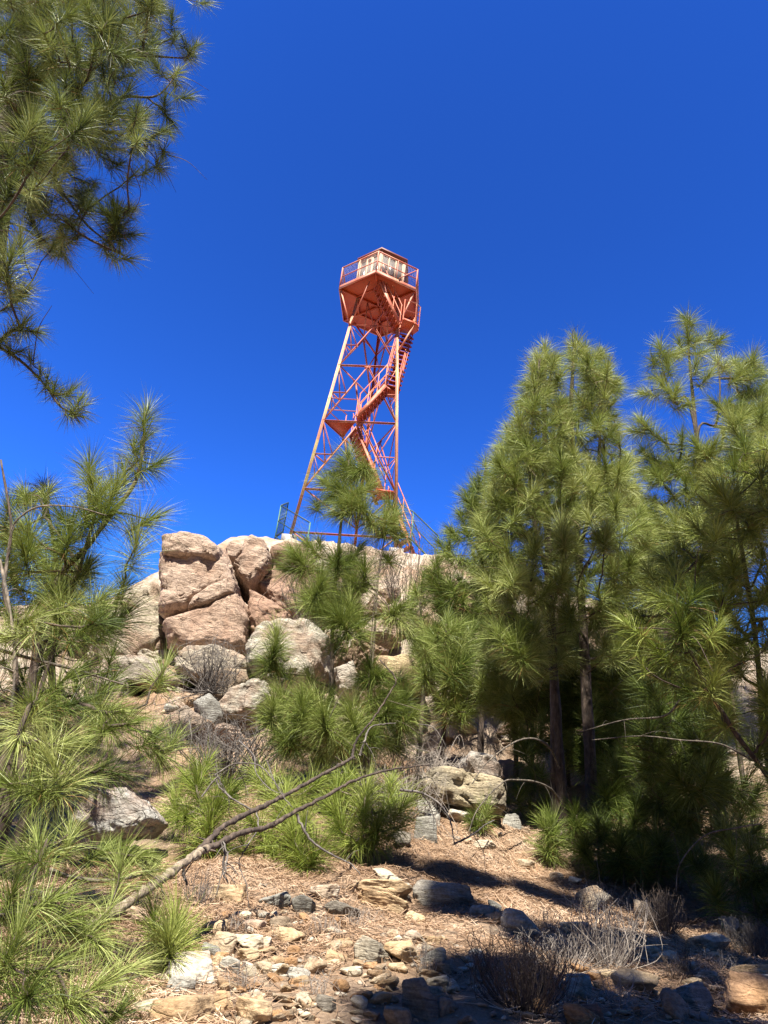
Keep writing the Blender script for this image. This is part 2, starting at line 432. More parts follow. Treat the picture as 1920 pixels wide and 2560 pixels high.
outline_rock(z3((600,150),(625,125),(665,130),(682,160),(645,195),(612,190)), 15.3, .8, PINK, 'small round knob stone perched beside the pointed outcrop finger', 15, group=OG, sub=5, amp=.04)
outline_rock(z3((668,180),(682,112),(715,92),(762,112),(785,150),(788,205),(740,270),(704,312),(660,270),(632,215)), 15.3, 1.7, PINK, 'rounded upright rock finger right of the dark crack', 16, group=OG, amp=.055)
outline_rock(z3((790,145),(850,128),(930,150),(990,260),(980,400),(900,450),(800,400),(715,318),(760,280),(792,215)), 16.0, 2.4, (.46,.31,.24), 'reddish block behind the centre pine and right of the rock finger', 17, group=OG)
outline_rock(z3((702,318),(760,345),(870,420),(850,480),(760,500),(705,520),(697,420)), 15.0, 1.7, RED, 'rust red wall block at the foot of the dark crack', 18, group=OG, amp=.06)
outline_rock(z3((390,600),(450,560),(560,556),(640,575),(690,610),(700,650),(640,690),(560,700),(470,690),(400,650)), 14.4, 2.2, PALE, 'pale grey shelf boulder below the pink blocks', 19, group=OG)
outline_rock(z3((540,690),(620,640),(690,650),(700,700),(640,760),(580,790),(530,760)), 13.9, 1.3, (.45,.37,.28), 'brownish rock tucked under the pale shelf boulder', 20, group=OG, sub=5)
outline_rock(z3((570,790),(620,730),(700,690),(770,700),(790,760),(740,830),(640,850),(585,860)), 13.2, 1.5, (.50,.47,.41), 'light grey boulder left of the centre pine', 21, group=OG)
outline_rock(z3((700,540),(740,480),(830,445),(940,450),(1010,520),(1010,640),(940,720),(830,740),(740,700),(700,640)), 14.3, 2.4, (.58,.54,.46), 'large pale rounded boulder behind the centre pine', 22, group=OG)
outline_rock(z3((230,310),(320,293),(335,420),(352,540),(330,640),(200,660),(100,640),(60,560),(110,400)), 16.2, 2.6, (.56,.49,.39), 'sloping pale slab left of the pink outcrop', 23, group=OG)
outline_rock(z3((20,690),(110,600),(260,600),(360,640),(430,700),(330,740),(190,700),(100,760),(30,800)), 14.2, 2.0, (.46,.41,.35), 'low pale slab at the left foot of the outcrop', 24, group=OG)
outline_rock(z3((40,760),(180,690),(190,760),(150,830),(60,850)), 13.6, 1.4, (.30,.26,.23), 'dark shaded rock at the left end of the outcrop', 25, group=OG, sub=5)
outline_rock(z3((470,790),(530,750),(590,790),(600,860),(560,895),(500,870)), 13.0, 1.1, (.46,.46,.44), 'bluish grey split rock under the outcrop', 26, group=OG, sub=5, mat=SLATE)
outline_rock(z3((370,830),(440,790),(500,840),(540,890),(450,900),(380,890)), 12.6, 1.2, (.42,.35,.29), 'brown flat rock at the foot of the outcrop', 27, group=OG, sub=5)
outline_rock(z3((1060,640),(1130,620),(1160,700),(1130,760),(1070,740)), 13.8, 1.2, (.55,.50,.43), 'pale boulder right of the centre pine trunk', 28, group=OG, sub=5)
outline_rock(z3((1500,300),(1560,280),(1640,310),(1660,400),(1600,440),(1510,400)), 17.5, 1.8, (.50,.34,.27), 'pinkish rock on the ridge between the centre and right pines', 29, group=OG, sub=5)
outline_rock(z3((1230,600),(1330,590),(1440,640),(1450,720),(1330,720),(1240,680)), 15.0, 1.6, (.62,.50,.31), 'yellowish slab on the slope right of the centre pine', 30, group=OG, sub=5)
outline_rock([(1290,1540),(1350,1500),(1440,1530),(1460,1600),(1380,1640),(1300,1610)], 15.5, 1.6, (.48,.38,.31), 'brownish rock seen between the two right trunks', 31, group=OG, sub=5)
outline_rock([(1560,1560),(1650,1500),(1770,1520),(1800,1610),(1700,1660),(1590,1640)], 16.0, 2.0, (.46,.36,.30), 'brown outcrop glimpsed through the right edge pines', 32, group=OG, sub=5)

fr_ = np.random.default_rng(404)
for a, b, y, sz in [(400,700,14.6,170),(300,640,15,160),(660,640,14.6,140),(500,660,14.9,170),(640,800,13.9,150),(760,580,15,170),(880,660,14.4,170),(960,780,14,150),(820,800,13.6,150),(700,880,12.9,120),(420,780,13.6,130),(1010,600,15,170),(1060,560,15.6,150),(1180,600,15.4,160),(1180,760,14,150),
    (900,560,15.4,160),(520,900,12.4,110),(620,930,12.2,100),(250,720,14.8,170),(150,640,16,190),(980,420,17,170),(1090,440,17.2,160),(1120,330,18,150),(1230,420,17.4,160),(1320,500,17,170),(1420,480,17,160),(1300,380,18,150),(870,250,17.3,160),(1000,290,18,150),(1400,360,18.5,150),(1520,560,16,160),(1240,520,16.2,150),(1600,560,16.4,150),(60,560,16.5,170),(1700,420,18,160)]:
    q = at_y(200 + .603 * a, 1280 + .603 * b, y); wd = sz * .603 * np.linalg.norm(q) / F
    col = [PINK, PALE, (.42,.35,.27), (.40,.29,.21)][int(fr_.integers(4))]
    put_stone(q - [0, 0, wd * .3], (wd * fr_.uniform(1, 1.35), wd * 1.2, wd * fr_.uniform(.75, 1.0)), 700 + a, col, 'broken angular rock wedged between the larger boulders of the outcrop', 'wedged rocks of the outcrop', mat=ROCK, sink=.15, sub=6, name='rock', cat='rock', tilt=.3, rough=.09)

# big boulders of the mid slope
outline_rock([(1046,1960),(1058,1932),(1100,1918),(1150,1916),(1205,1930),(1250,1950),(1268,1985),(1262,2015),(1200,2022),(1130,2012),(1085,1995)], 9.0, 1.0, (.62,.53,.37), 'big cream layered boulder with an overhanging front on the mid slope', 41, mat=SLATE, amp=.09)
outline_rock([(1162,1900),(1180,1880),(1225,1885),(1262,1905),(1272,1945),(1230,1970),(1180,1940)], 9.7, .8, (.50,.48,.44), 'pale grey rock standing behind the big cream boulder', 42, sub=5)
outline_rock([(180,2060),(200,2000),(250,1978),(310,1975),(360,2000),(385,2045),(340,2080),(240,2092)], 6.8, .7, (.60,.59,.56), 'pale grey boulder behind the left foreground pine', 43)

def z4(a, b): return 200 + .675 * a, 1900 + .675 * b
def z5(a, b): return 1000 + .5545 * a, 1900 + .5545 * b
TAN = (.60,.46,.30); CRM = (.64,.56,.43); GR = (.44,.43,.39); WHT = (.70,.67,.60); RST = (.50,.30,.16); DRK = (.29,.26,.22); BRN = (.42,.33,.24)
def lay(conv, k, lst, seed0):
    for j, it in enumerate(lst):
        a, b, w, h, c, mat, label = it[:7]
        u, v = conv(a, b + h * .30); p = on_ground(u, v)
        s = np.linalg.norm(p) / F * k * 1.1
        W, H = w * s * 1.08, h * s * 1.12
        put_stone(p, (W, W * random.uniform(.65, .9), H), seed0 + j * 7 + (3 if 'large flat brown' in label else 0), c, label, it[7] if len(it) > 7 else None, mat=mat, sink=.28, sub=5 if w > 90 else 4, tilt=.16)
SG = 'stones scattered on the needle litter'
lay(z4, .675, [
 (555,508,112,74,TAN,STONE,'rounded tan stone alone on the litter left of the slope centre'),
 (718,533,96,42,GR,SLATE,'long low grey stone between the tan stone and the dark one'),
 (818,540,80,52,GR,SLATE,'dark grey blocky stone with a pale top'),
 (908,498,96,66,WHT,STONE,'whitish pointed stone upslope in the middle'),
 (970,567,112,60,DRK,SLATE,'dark striped layered stone below the whitish one'),
 (1105,475,184,58,TAN,STONE,'long tan ledge stone with a dark gap beneath'),
 (1105,532,168,58,TAN,STONE,'flat tan slab lying below the long ledge stone'),
 (1135,433,92,36,CRM,STONE,'small pale stone behind the tan ledge stone'),
 (1207,490,40,52,WHT,SLATE,'small pale upright stone right of the tan ledge stone'),
 (1345,505,175,84,(.50,.46,.40),SLATE,'large flat brown boulder in the shade'),
 (590,577,70,36,CRM,STONE,'low cream stone half buried below the rounded tan stone'),
 (512,622,78,48,TAN,STONE,'tan and white stone beside the bottom left pine sprout'),
 (650,620,76,40,(.55,.42,.33),STONE,'low pinkish stone in the litter left of centre'),
 (752,610,76,52,BRN,SLATE,'brown stone with a dark shaded underside'),
 (772,660,90,66,TAN,STONE,'tan stone with an orange top left of the scree centre'),
 (622,680,94,56,CRM,STONE,'cream slab leaning in the scree'),
 (686,685,40,60,CRM,STONE,'narrow cream stone upright in the scree'),
 (430,780,160,92,WHT,STONE,'big whitish slab under the bottom left pine sprout'),
 (515,690,80,80,CRM,STONE,'cream stone above the whitish slab'),
 (553,770,56,62,GR,STONE,'grey round stone right of the whitish slab'),
 (480,720,60,40,GR,SLATE,'small bluish grey stone on the edge of the whitish slab'),
 (527,735,54,42,RST,STONE,'rusty stone next to the small bluish grey one'),
 (612,725,74,46,TAN,STONE,'flat tan stone under the cream slab'),
 (690,772,72,44,CRM,STONE,'square cream stone in the lower scree'),
 (745,785,52,46,WHT,STONE,'pale triangular stone in the lower scree'),
 (795,715,48,52,RST,STONE,'small orange rust stone in the scree centre'),
 (812,800,64,40,WHT,SLATE,'pale grey stone crossed by a twig shadow'),
 (868,772,66,62,CRM,STONE,'cream upright stone right of the lower scree'),
 (936,735,42,42,TAN,STONE,'small yellow tan stone right of the lower scree'),
 (1090,720,116,84,CRM,SLATE,'cream and grey angular stone tilted above smaller ones'),
 (1200,720,116,78,TAN,STONE,'flat tan angular stone with a sharp corner, right of the tilted one'),
 (1235,665,74,50,WHT,STONE,'whitish stone behind the flat tan angular stone'),
 (1240,590,60,36,TAN,STONE,'small tan stone in the sun below the large shaded boulder'),
 (1155,645,44,32,CRM,STONE,'small cream stone above the tilted cream and grey one'),
 (1080,767,52,34,RST,STONE,'rust coloured stone under the tilted cream and grey one'),
 (1005,785,64,32,CRM,STONE,'low cream stone left of the rust coloured one'),
 (1182,770,64,32,TAN,STONE,'small tan stone under the flat angular stone'),
 (1310,740,76,52,GR,SLATE,'grey angular stone at the edge of the shade'),
 (385,850,96,60,GR,STONE,'pale grey stone below the whitish slab'),
 (547,836,74,32,BRN,STONE,'low brown stone in front of the grey round stone'),
 (380,945,176,76,TAN,STONE,'large tan rounded stone at the bottom edge left of centre'),
 (525,905,66,82,TAN,STONE,'tan wedge stone at the bottom left of centre'),
 (640,945,96,90,TAN,STONE,'pointed tan stone at the bottom edge'),
 (262,925,96,62,CRM,STONE,'cream stone beneath the bottom left needles'),
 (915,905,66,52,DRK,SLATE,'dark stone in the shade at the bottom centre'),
 (1030,900,48,52,CRM,STONE,'cream square stone at the shade edge near the bottom'),
 (1120,885,86,42,TAN,STONE,'sunlit tan flat stone near the bottom shade edge'),
 (1165,955,84,66,BRN,STONE,'brownish stone at the bottom edge right of centre'),
 (1258,915,90,130,GR,SLATE,'tall grey slab standing at the bottom right of centre'),
 (1292,868,82,52,BRN,STONE,'brown stone leaning on the tall grey slab'),
 (1340,915,84,62,DRK,STONE,'dark stone right of the tall grey slab'),
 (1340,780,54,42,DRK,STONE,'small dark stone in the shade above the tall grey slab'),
 (170,592,114,62,(.52,.38,.28),STONE,'pinkish stone beneath the dead branch at left'),
 (1500,575,84,36,GR,STONE,'flat grey stone on a small pile in the shade'),
 (1545,592,74,44,BRN,STONE,'brown stone of the small pile in the shade'),
 (1530,548,46,34,GR,SLATE,'topmost grey stone of the small pile in the shade'),
 (1290,205,64,92,GR,STONE,'greenish grey rock right of the bright low bush'),
 (1283,268,82,76,GR,SLATE,'grey rock below the greenish one beside the bright low bush'),
 (1190,300,60,60,DRK,STONE,'dark rock hidden beneath the bright low bush'),
], 900)
lay(z5, .5545, [
 (548,758,156,82,(.50,.46,.39),STONE,'smooth grey brown stone shaded beneath, right of centre'),
 (805,762,134,72,GR,STONE,'round grey stone behind the pale dry shrub'),
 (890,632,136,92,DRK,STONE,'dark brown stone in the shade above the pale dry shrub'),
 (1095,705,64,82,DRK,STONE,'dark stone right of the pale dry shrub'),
 (1130,870,76,44,CRM,STONE,'sunlit cream stone right of the pale dry shrub'),
 (1200,902,106,52,CRM,STONE,'sunlit flat cream stone next to the smaller cream one'),
 (1397,822,126,62,WHT,STONE,'pale wedge stone standing alone on the right'),
 (712,527,56,34,WHT,STONE,'small bright stone below the lone pine sapling'),
 (790,547,46,30,WHT,STONE,'small pale stone right of the small bright one'),
 (935,532,56,40,(.40,.41,.42),STONE,'small bluish stone below the dark undergrowth'),
 (565,472,66,42,CRM,STONE,'cream stone at the left of the lone pine sapling'),
 (492,280,84,82,GR,SLATE,'grey rock uphill left of the lone pine sapling'),
 (270,262,96,46,WHT,STONE,'whitish stone below the big cream boulder'),
 (382,387,92,42,CRM,STONE,'low cream stone on the litter below the grey rock'),
 (1590,972,126,50,TAN,STONE,'tan flat stone at the right edge'),
 (1635,1015,110,62,GR,STONE,'grey stone at the right edge under the tan flat one'),
 (1600,1100,190,170,(.54,.33,.19),STONE,'big rusty tan boulder in the bottom right corner'),
 (1330,1095,170,120,GR,SLATE,'grey slab tilted at the bottom right'),
 (1245,1125,100,100,DRK,STONE,'dark purple brown rock left of the tilted grey slab'),
 (1070,1010,156,96,TAN,STONE,'long tan stone lying at the bottom right of centre'),
 (920,1022,76,60,RST,STONE,'rusty cube shaped stone left of the long tan stone'),
 (942,975,66,42,TAN,STONE,'tan stone behind the rusty cube shaped one'),
 (862,982,64,44,RST,STONE,'rust stone left of the rusty cube shaped one'),
 (1320,1015,64,52,TAN,STONE,'tan stone above the tilted grey slab'),
 (1402,982,96,44,GR,STONE,'low grey stone above the tilted grey slab at right'),
 (810,1035,86,82,GR,STONE,'grey stone beside the dark dry shrub'),
 (190,1110,96,72,DRK,STONE,'dark stone between the tall grey slab and the dark shrub'),
 (800,1165,136,70,RST,STONE,'rusty stone at the bottom edge below the dark shrub'),
 (880,1150,80,80,(.30,.17,.12),STONE,'dark red stone at the bottom edge'),
 (1480,742,64,52,(.40,.41,.42),STONE,'bluish grey stone near the right edge'),
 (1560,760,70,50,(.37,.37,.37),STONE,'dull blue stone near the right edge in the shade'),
 (1010,190,60,36,WHT,STONE,'pale stone on the slope right of the two trunks'),
], 2200)

# small rubble: one mesh per stone, look-alikes share label and group
RUB = []
PROTO = [stone_shape((1, .8, .62), 1581 + q, 4, 8, rough=.07) for q in range(8)]
def rubble(n, uu, vv, smin, smax, cols, label, group, seed):
    r = np.random.default_rng(seed)
    for j in range(n):
        p = on_ground(r.uniform(*uu), r.uniform(*vv)); s = (smin + (smax - smin) * r.random() ** 2.2) * .9
        c = np.clip(np.array(cols[int(r.integers(len(cols)))]) * r.uniform(.8, 1.15), 0, .8)
        RUB.append((s / np.linalg.norm(p), p, s, c, label, group, (s, s * r.uniform(.7, 1.2), s * r.uniform(.5, 1.0)), (r.normal(0, .3), r.normal(0, .3), r.uniform(0, 6.28)), int(r.integers(8))))
rubble(85, (430, 880), (2290, 2440), .06, .17, [TAN, CRM, WHT, RST, GR, CRM], 'small sunlit angular stone in the scree left of centre', 'small stones of the left scree', 51)
rubble(45, (880, 1200), (2340, 2480), .06, .16, [TAN, CRM, BRN, GR], 'small angular stone in the scree beside the shade edge', 'small stones of the centre scree', 52)
rubble(60, (380, 1000), (2440, 2560), .06, .16, [TAN, CRM, BRN, RST], 'small stone along the bottom edge left of centre', 'small stones along the bottom edge', 53)
rubble(60, (1150, 1900), (2380, 2560), .05, .15, [GR, DRK, BRN, RST, TAN], 'small shaded stone among the dry shrubs at bottom right', 'small stones at bottom right', 54)
rubble(26, (500, 1900), (2180, 2300), .04, .10, [TAN, CRM, GR], 'small stone lying singly on the needle litter', 'small stones on the open litter', 55)
rubble(40, (1000, 1330), (1850, 2130), .06, .18, [GR, CRM, WHT, BRN], 'small stone around the big cream boulder', 'small stones round the big cream boulder', 56)
rubble(30, (60, 460), (1950, 2330), .05, .14, [CRM, GR, TAN], 'small stone behind the left foreground pine', 'small stones behind the left pine', 57)
rubble(50, (380, 1150), (1640, 1880), .12, .5, [GR, PALE, PINK, BRN], 'broken rock on the slope at the foot of the outcrop', 'broken rocks below the outcrop', 58)
rubble(60, (1050, 1900), (1480, 1900), .15, .6, [PALE, PINK, BRN, (.50,.36,.28)], 'broken rock on the hillside behind the right pines', 'broken rocks behind the right pines', 59)

RUB.sort(key=lambda q: -q[0]); FIRST = {}
for px, p, s_, c, label, group, scl, rot, q in RUB[:195]:
    if q not in FIRST: o = FIRST[q] = mesh_np('stone', PROTO[q][0], None, PROTO[q][1], STONE, None, False)
    else: o = FIRST[q].copy(); COL.objects.link(o)
    o.location = (p[0], p[1], p[2] - .12 * s_); o.scale = scl; o.rotation_euler = rot; o.color = (*c, 1); tag(o, label, 'stone', group)
# gravel too small and too many to count
def gravel():
    r = np.random.default_rng(91); pr = [stone_shape((1, .8, .6), 1900 + q, 3, 8, rough=.05) for q in range(3)]
    bm = bmesh.new(); bmesh.ops.create_icosphere(bm, subdivisions=2, radius=1.0); I = np.array([v.co[:] for v in bm.verts]); T = np.array([[v.index for v in f.verts] for f in bm.faces]); bm.free()
    items = [(p, s_) for _, p, s_, *z in RUB[195:]]
    for _ in range(380):
        if r.random() < .8: u, v = r.uniform(380, 1920), 2270 + 290 * r.random() ** .8
        else: u, v = r.uniform(420, 1920), r.uniform(2120, 2300)
        items.append((on_ground(u, v), r.uniform(.012, .05)))
    Vs, Ts, tt, n = [], [], [], 0
    for p, s_ in items:
        N = r.normal(size=(7, 3)); N /= np.linalg.norm(N, axis=1)[:, None]; d = I @ N.T
        R_ = np.min(np.where(d > .05, r.uniform(.38, .72, 7) / np.maximum(d, .05), 1.1), 1)
        V = I * R_[:, None] * np.array([s_ * .6, s_ * r.uniform(.35, .6), s_ * r.uniform(.22, .45)]); a = r.uniform(0, 6.28)
        V = V @ np.array([[math.cos(a), -math.sin(a), 0], [math.sin(a), math.cos(a), 0], [0, 0, 1]]).T
        Vs.append(V + p + [0, 0, s_ * .12]); Ts.append(T + n); n += len(I); tt.append(np.full(len(I), r.random()))
    o = mesh_np('gravel', np.concatenate(Vs), None, np.concatenate(Ts), GRAVEL, None, False, {'tint': np.concatenate(tt)})
    tag(o, 'fine cream and rusty gravel strewn among the larger stones', 'gravel', kind='stuff')
k = NT('gravel_stone'); t_ = k.n('ShaderNodeAttribute', attribute_name='tint').outputs['Fac']; g_ = k.n('ShaderNodeTexCoord').outputs['Object']
c_ = k.mix(1.0, k.ramp(t_, [(0, (.22,.19,.16)), (.25, (.34,.29,.23)), (.5, (.62,.53,.41)), (.75, (.56,.42,.28)), (1, (.42,.26,.16))]), k.ramp(k.noise(g_, 60, 4), [(.3, (.7,.7,.7)), (.7, (1.1,1.1,1.1))]), 'MULTIPLY')
k.bsdf(c_, .9); GRAVEL = k.m
gravel()

# ------------------------------------------------------------------ pines
def needles(name, mat, parent, P, D, L, n, w, tint, seed, droop=.35, shoot=.62):
    """P tuft centres, D directions, L needle length, n needles per tuft"""
    r = np.random.default_rng(seed); T = len(P)
    w = w * 1.28; cnt = np.maximum(20, (n * .80 * (L / L.mean()) ** 1.5 * r.uniform(.75, 1.2, T))).astype(int)
    I = np.repeat(np.arange(T), cnt); N = len(I)
    D = D / np.linalg.norm(D, axis=1)[:, None]
    ref = np.where(np.abs(D[:, 2:3]) < .9, np.array([[0, 0, 1.]]), np.array([[1., 0, 0]]))
    X = np.cross(D, ref); X /= np.linalg.norm(X, axis=1)[:, None]; Y = np.cross(D, X)
    t = r.random(N)
    th = np.radians(12 + 92 * t + r.normal(0, 15, N)); ph = r.random(N) * 2 * PI
    # needles leave the shoot in bundles
    dirn = np.cos(th)[:, None] * D[I] + np.sin(th)[:, None] * (np.cos(ph)[:, None] * X[I] + np.sin(ph)[:, None] * Y[I])
    base = P[I] - D[I] * (L[I] * shoot * t)[:, None]
    ln = L[I] * r.uniform(.5, 1.08, N) * (1 - .15 * t)
    mid = base + dirn * (ln * .5)[:, None]
    d2 = dirn + np.array([0, 0, -1.]) * (droop * r.uniform(.3, 1.5, N))[:, None]; d2 /= np.linalg.norm(d2, axis=1)[:, None]
    tip = mid + d2 * (ln * .55)[:, None]
    wv = np.cross(dirn, r.normal(size=(N, 3))); wv /= np.linalg.norm(wv, axis=1)[:, None] + 1e-9; wv *= w / 2
    V = np.stack([base - wv, base + wv, mid - wv * .95, mid + wv * .95, tip], 1).reshape(-1, 3)
    b = np.arange(N)[:, None] * 5
    tt = tint[I] + r.normal(0, .17, N); tt = np.where((r.random(N) < .12) & (t > .75), 0.0, np.clip(tt, .1, 1))
    return mesh_np(name, V, b + [0, 1, 3, 2], b + [2, 3, 4], mat, parent, False, {'tint': np.repeat(tt, 5)})

def in_poly(pt, poly):
    x, y = pt; c = False; n = len(poly)
    for i in range(n):
        x1, y1 = poly[i]; x2, y2 = poly[(i + 1) % n]
        if (y1 > y) != (y2 > y) and x < (x2 - x1) * (y - y1) / (y2 - y1) + x1: c = not c
    return c

PINE_ID = [0]
def pine(label, trunks, tufts=(), fills=(), L=.30, n=150, w=.0035, mat=N_GREEN, bark=BARK, group=None, tint=(.45, .18),
         up=.55, droop=.35, clear=0, name='pine_tree', cat='pine tree', extra=(), world=(), root_down=True, dead=(), bare=0, reach=1.0):
    PINE_ID[0] += 1; sd = 100 + PINE_ID[0]; r = np.random.default_rng(sd)
    tw = []
    for pts, r0, r1 in trunks:
        W = np.array([at_y(*p) if not isinstance(p, np.ndarray) else p for p in pts])
        if root_down:
            b = W[0].copy(); g = float(height(b[0], b[1]))
            if b[2] > g + .05:
                k = W[0].copy(); k[2] = g - .12; W = np.vstack([k, W])
        tw.append((spline(W, 7), r0, r1))
    base = tw[0][0][0].copy(); base[2] = float(height(base[0], base[1]))
    root = empty(name, base.tolist()); tag(root, label, cat, group)
    tb = Tubes(); nodes = []; rad = []
    for W, r0, r1 in tw:
        m = len(W); R = r0 + (r1 - r0) * (np.linspace(0, 1, m) ** .65)
        R = R * (1 + .07 * r.normal(size=m)); tb.add(W, R, 9)
        nodes += list(W); rad += list(R)
    tr_n = len(nodes)
    # tufts
    P = [at_y(u, v, y) for u, v, y, *s in tufts]; S = [q[3] if len(q) > 3 else 1.0 for q in tufts]
    for wd in world: P.append(np.array(wd[:3])); S.append(wd[3] if len(wd) > 3 else 1.0)
    for f in fills:
        poly, y0, y1, cnt = f[:4]; sep = f[4] if len(f) > 4 else L * .75
        us = [a for a, _ in poly]; vs = [b for _, b in poly]; got = 0
        for _ in range(cnt * 12):
            if got >= cnt: break
            u, v = r.uniform(min(us), max(us)), r.uniform(min(vs), max(vs))
            if not in_poly((u, v), poly): continue
            q = at_y(u, v, r.uniform(y0, y1))
            if q[2] < float(height(q[0], q[1], False)) + .12: continue
            if clear:
                bl = False
                for pts, _r0, _r1 in trunks[:1]:
                    vv_ = [p_[1] for p_ in pts][::-1]; uu_ = [p_[0] for p_ in pts][::-1]; yt = pts[0][2]
                    if v > 930 and abs(u - np.interp(v, vv_, uu_)) < clear and q[1] < yt + .1: bl = True
                if bl and r.random() < .85: continue
            if P and np.min(np.sum((np.array(P) - q) ** 2, 1)) < sep ** 2: continue
            P.append(q); S.append(float(np.clip(r.normal(.98, .24), .5, 1.45))); got += 1
    P = np.array(P); S = np.array(S)
    TR = np.array(nodes)
    dist = np.array([np.min(np.linalg.norm((TR - p)[:, :2], axis=1)) for p in P])
    order = np.argsort(dist); par = [-1] * tr_n; NP = [n_ for n_ in nodes]; kind = [0] * tr_n
    tdist = [0.0] * tr_n; D = np.zeros((len(P), 3)); chains = []
    for i in order:
        p = P[i]; A = np.array(NP); v = p - A; d = np.linalg.norm(v, axis=1)
        slope = np.clip(-v[:, 2], 0, None)                     # node above the tuft
        cost = d * 1.0 + slope * .7 + .30 * np.array(tdist) + np.where(d < L * .45, 9, 0)
        # branches leave the trunk below the tuft
        cost[:tr_n] += np.abs(v[:tr_n, 2] - .35 * d[:tr_n]) * .5 + .10
        j = int(np.argmin(cost)); a = A[j]; vv = p - a; dl = np.linalg.norm(vv)
        hz = vv * np.array([1, 1, 0]); c = a + hz * .55 + np.array([0, 0, vv[2] * .25 - .06 * dl]) + r.normal(0, .045 * dl, 3)
        m = max(4, int(dl / .12)); t = np.linspace(0, 1, m + 1)[:, None]
        C = (1-t)**2 * a + 2*t*(1-t) * c + t*t * p
        C[1:-1] += r.normal(0, .008, (m-1, 3))
        prev = j; ids = [j]
        for q in range(1, m + 1):
            NP.append(C[q]); par.append(prev); kind.append(1); tdist.append(tdist[prev] + dl / m); prev = len(NP) - 1; ids.append(prev)
        chains.append((ids, i))
        e = C[-1] - C[-3]; e /= np.linalg.norm(e) + 1e-9
        D[i] = e * .75 + np.array([0, 0, up]) + r.normal(0, .18, 3)
    wgt = np.zeros(len(NP)); 
    for ids, i in chains: wgt[ids[-1]] += 1
    for q in range(len(NP) - 1, tr_n - 1, -1):
        if par[q] >= 0: wgt[par[q]] += wgt[q]
    bt = Tubes(); k0 = L * .019
    for ids, i in chains:
        C = np.array([NP[q] for q in ids]); Rr = k0 * np.sqrt(np.maximum(wgt[ids], 1)) * 1.0
        Rr[0] = Rr[1]; mx = .045; bt.add(C, np.minimum(Rr, mx), 5)
    # a few bare twigs
    for _ in range(bare):
        a = NP[int(r.integers(tr_n, len(NP)))] if len(NP) > tr_n else NP[0]
        d = r.normal(size=3) * np.array([1, 1, .5]); d /= np.linalg.norm(d); ln = r.uniform(.3, .8)
        C = spline([a, a + d * ln * .5 + r.normal(0, .05, 3), a + d * ln + np.array([0, 0, -.1])], 5)
        bt.add(C, np.linspace(.006, .002, len(C)), 4)
    tb.build('trunk', bark, root); bt.build('branches', bark, root)
    for pts, r0, r1 in extra:                                # hand-placed bare limbs
        W = spline([at_y(*p) for p in pts], 6); e = Tubes(); e.add(W, np.linspace(r0, r1, len(W)) * (1 + .12 * r.normal(size=len(W))), 7)
        for q in range(3, len(W) - 1, 3):
            d = r.normal(size=3); d /= np.linalg.norm(d); ln = r.uniform(.08, .3) * reach
            e.add(spline([W[q], W[q] + d * ln * .5, W[q] + d * ln + [0, 0, -.05]], 4), np.linspace(r1 * .7, r1 * .25, 9), 4)
        e.build('bare_branch', DEADWOOD, root)
    tn = np.clip(r.normal(tint[0], tint[1], len(P)), .12, 1)
    needles('crown', mat, root, P, D, L * S, n, w, tn, sd, droop)
    return root

RG = 'pines on the slope right of the tower'
# A: tall pine, left of the two dark trunks
pine('tall pine with the left one of the two dark trunks on the right',
     [([(1404,2020,9.2),(1396,1880,9.2),(1380,1600,9.2),(1368,1300,9.2),(1361,1040,9.2),(1362,900,9.2)], .105, .03),
      ([(1375,1500,9.2),(1340,1330,9.0),(1325,1150,8.9),(1350,900,8.9)], .045, .02)],
     tufts=[(1362,872,9.2,1.1),(1340,892,9.0),(1390,900,9.3),(1333,925,9.0),(1352,935,8.8),(1322,965,9.3),(1395,945,9.0),(1365,985,8.7),(1310,1010,9.2),(1338,1025,8.8),(1295,1050,9.0),(1270,1075,9.3),(1285,1110,8.7),(1320,1090,8.6),(1250,1120,9.1),(1262,1165,8.8),(1345,1120,8.5),(1395,1090,8.7),
            (1238,1195,9.0),(1290,1210,8.4),(1335,1230,8.2),(1226,1245,8.9),(1290,1290,8.2),(1220,1310,8.7),(1340,1370,8.0,1.15),(1265,1370,8.4),(1200,1390,8.6),(1300,1440,8.1,1.1),(1235,1455,8.6)],
     fills=[([(1345,880),(1400,880),(1420,1000),(1440,1250),(1450,1560),(1400,1660),(1240,1640),(1190,1450),(1200,1300),(1240,1160),(1290,1030)], 8.2, 10.4, 235, .18)],
     L=.335, n=320, clear=16, group=RG, tint=(.66,.18), bare=22,
     extra=[([(1402,2010,9.1),(1380,1975,8.8),(1340,1955,8.4),(1290,1950,8.1),(1262,1953,7.9),(1225,1985,7.8),(1190,2030,7.7),(1172,2080,7.6)], .013, .004),
            ([(1398,1920,9.1),(1375,1870,8.9),(1340,1848,8.6),(1300,1850,8.3),(1255,1875,8.0),(1210,1915,7.9),(1180,1960,7.8)], .016, .004)])
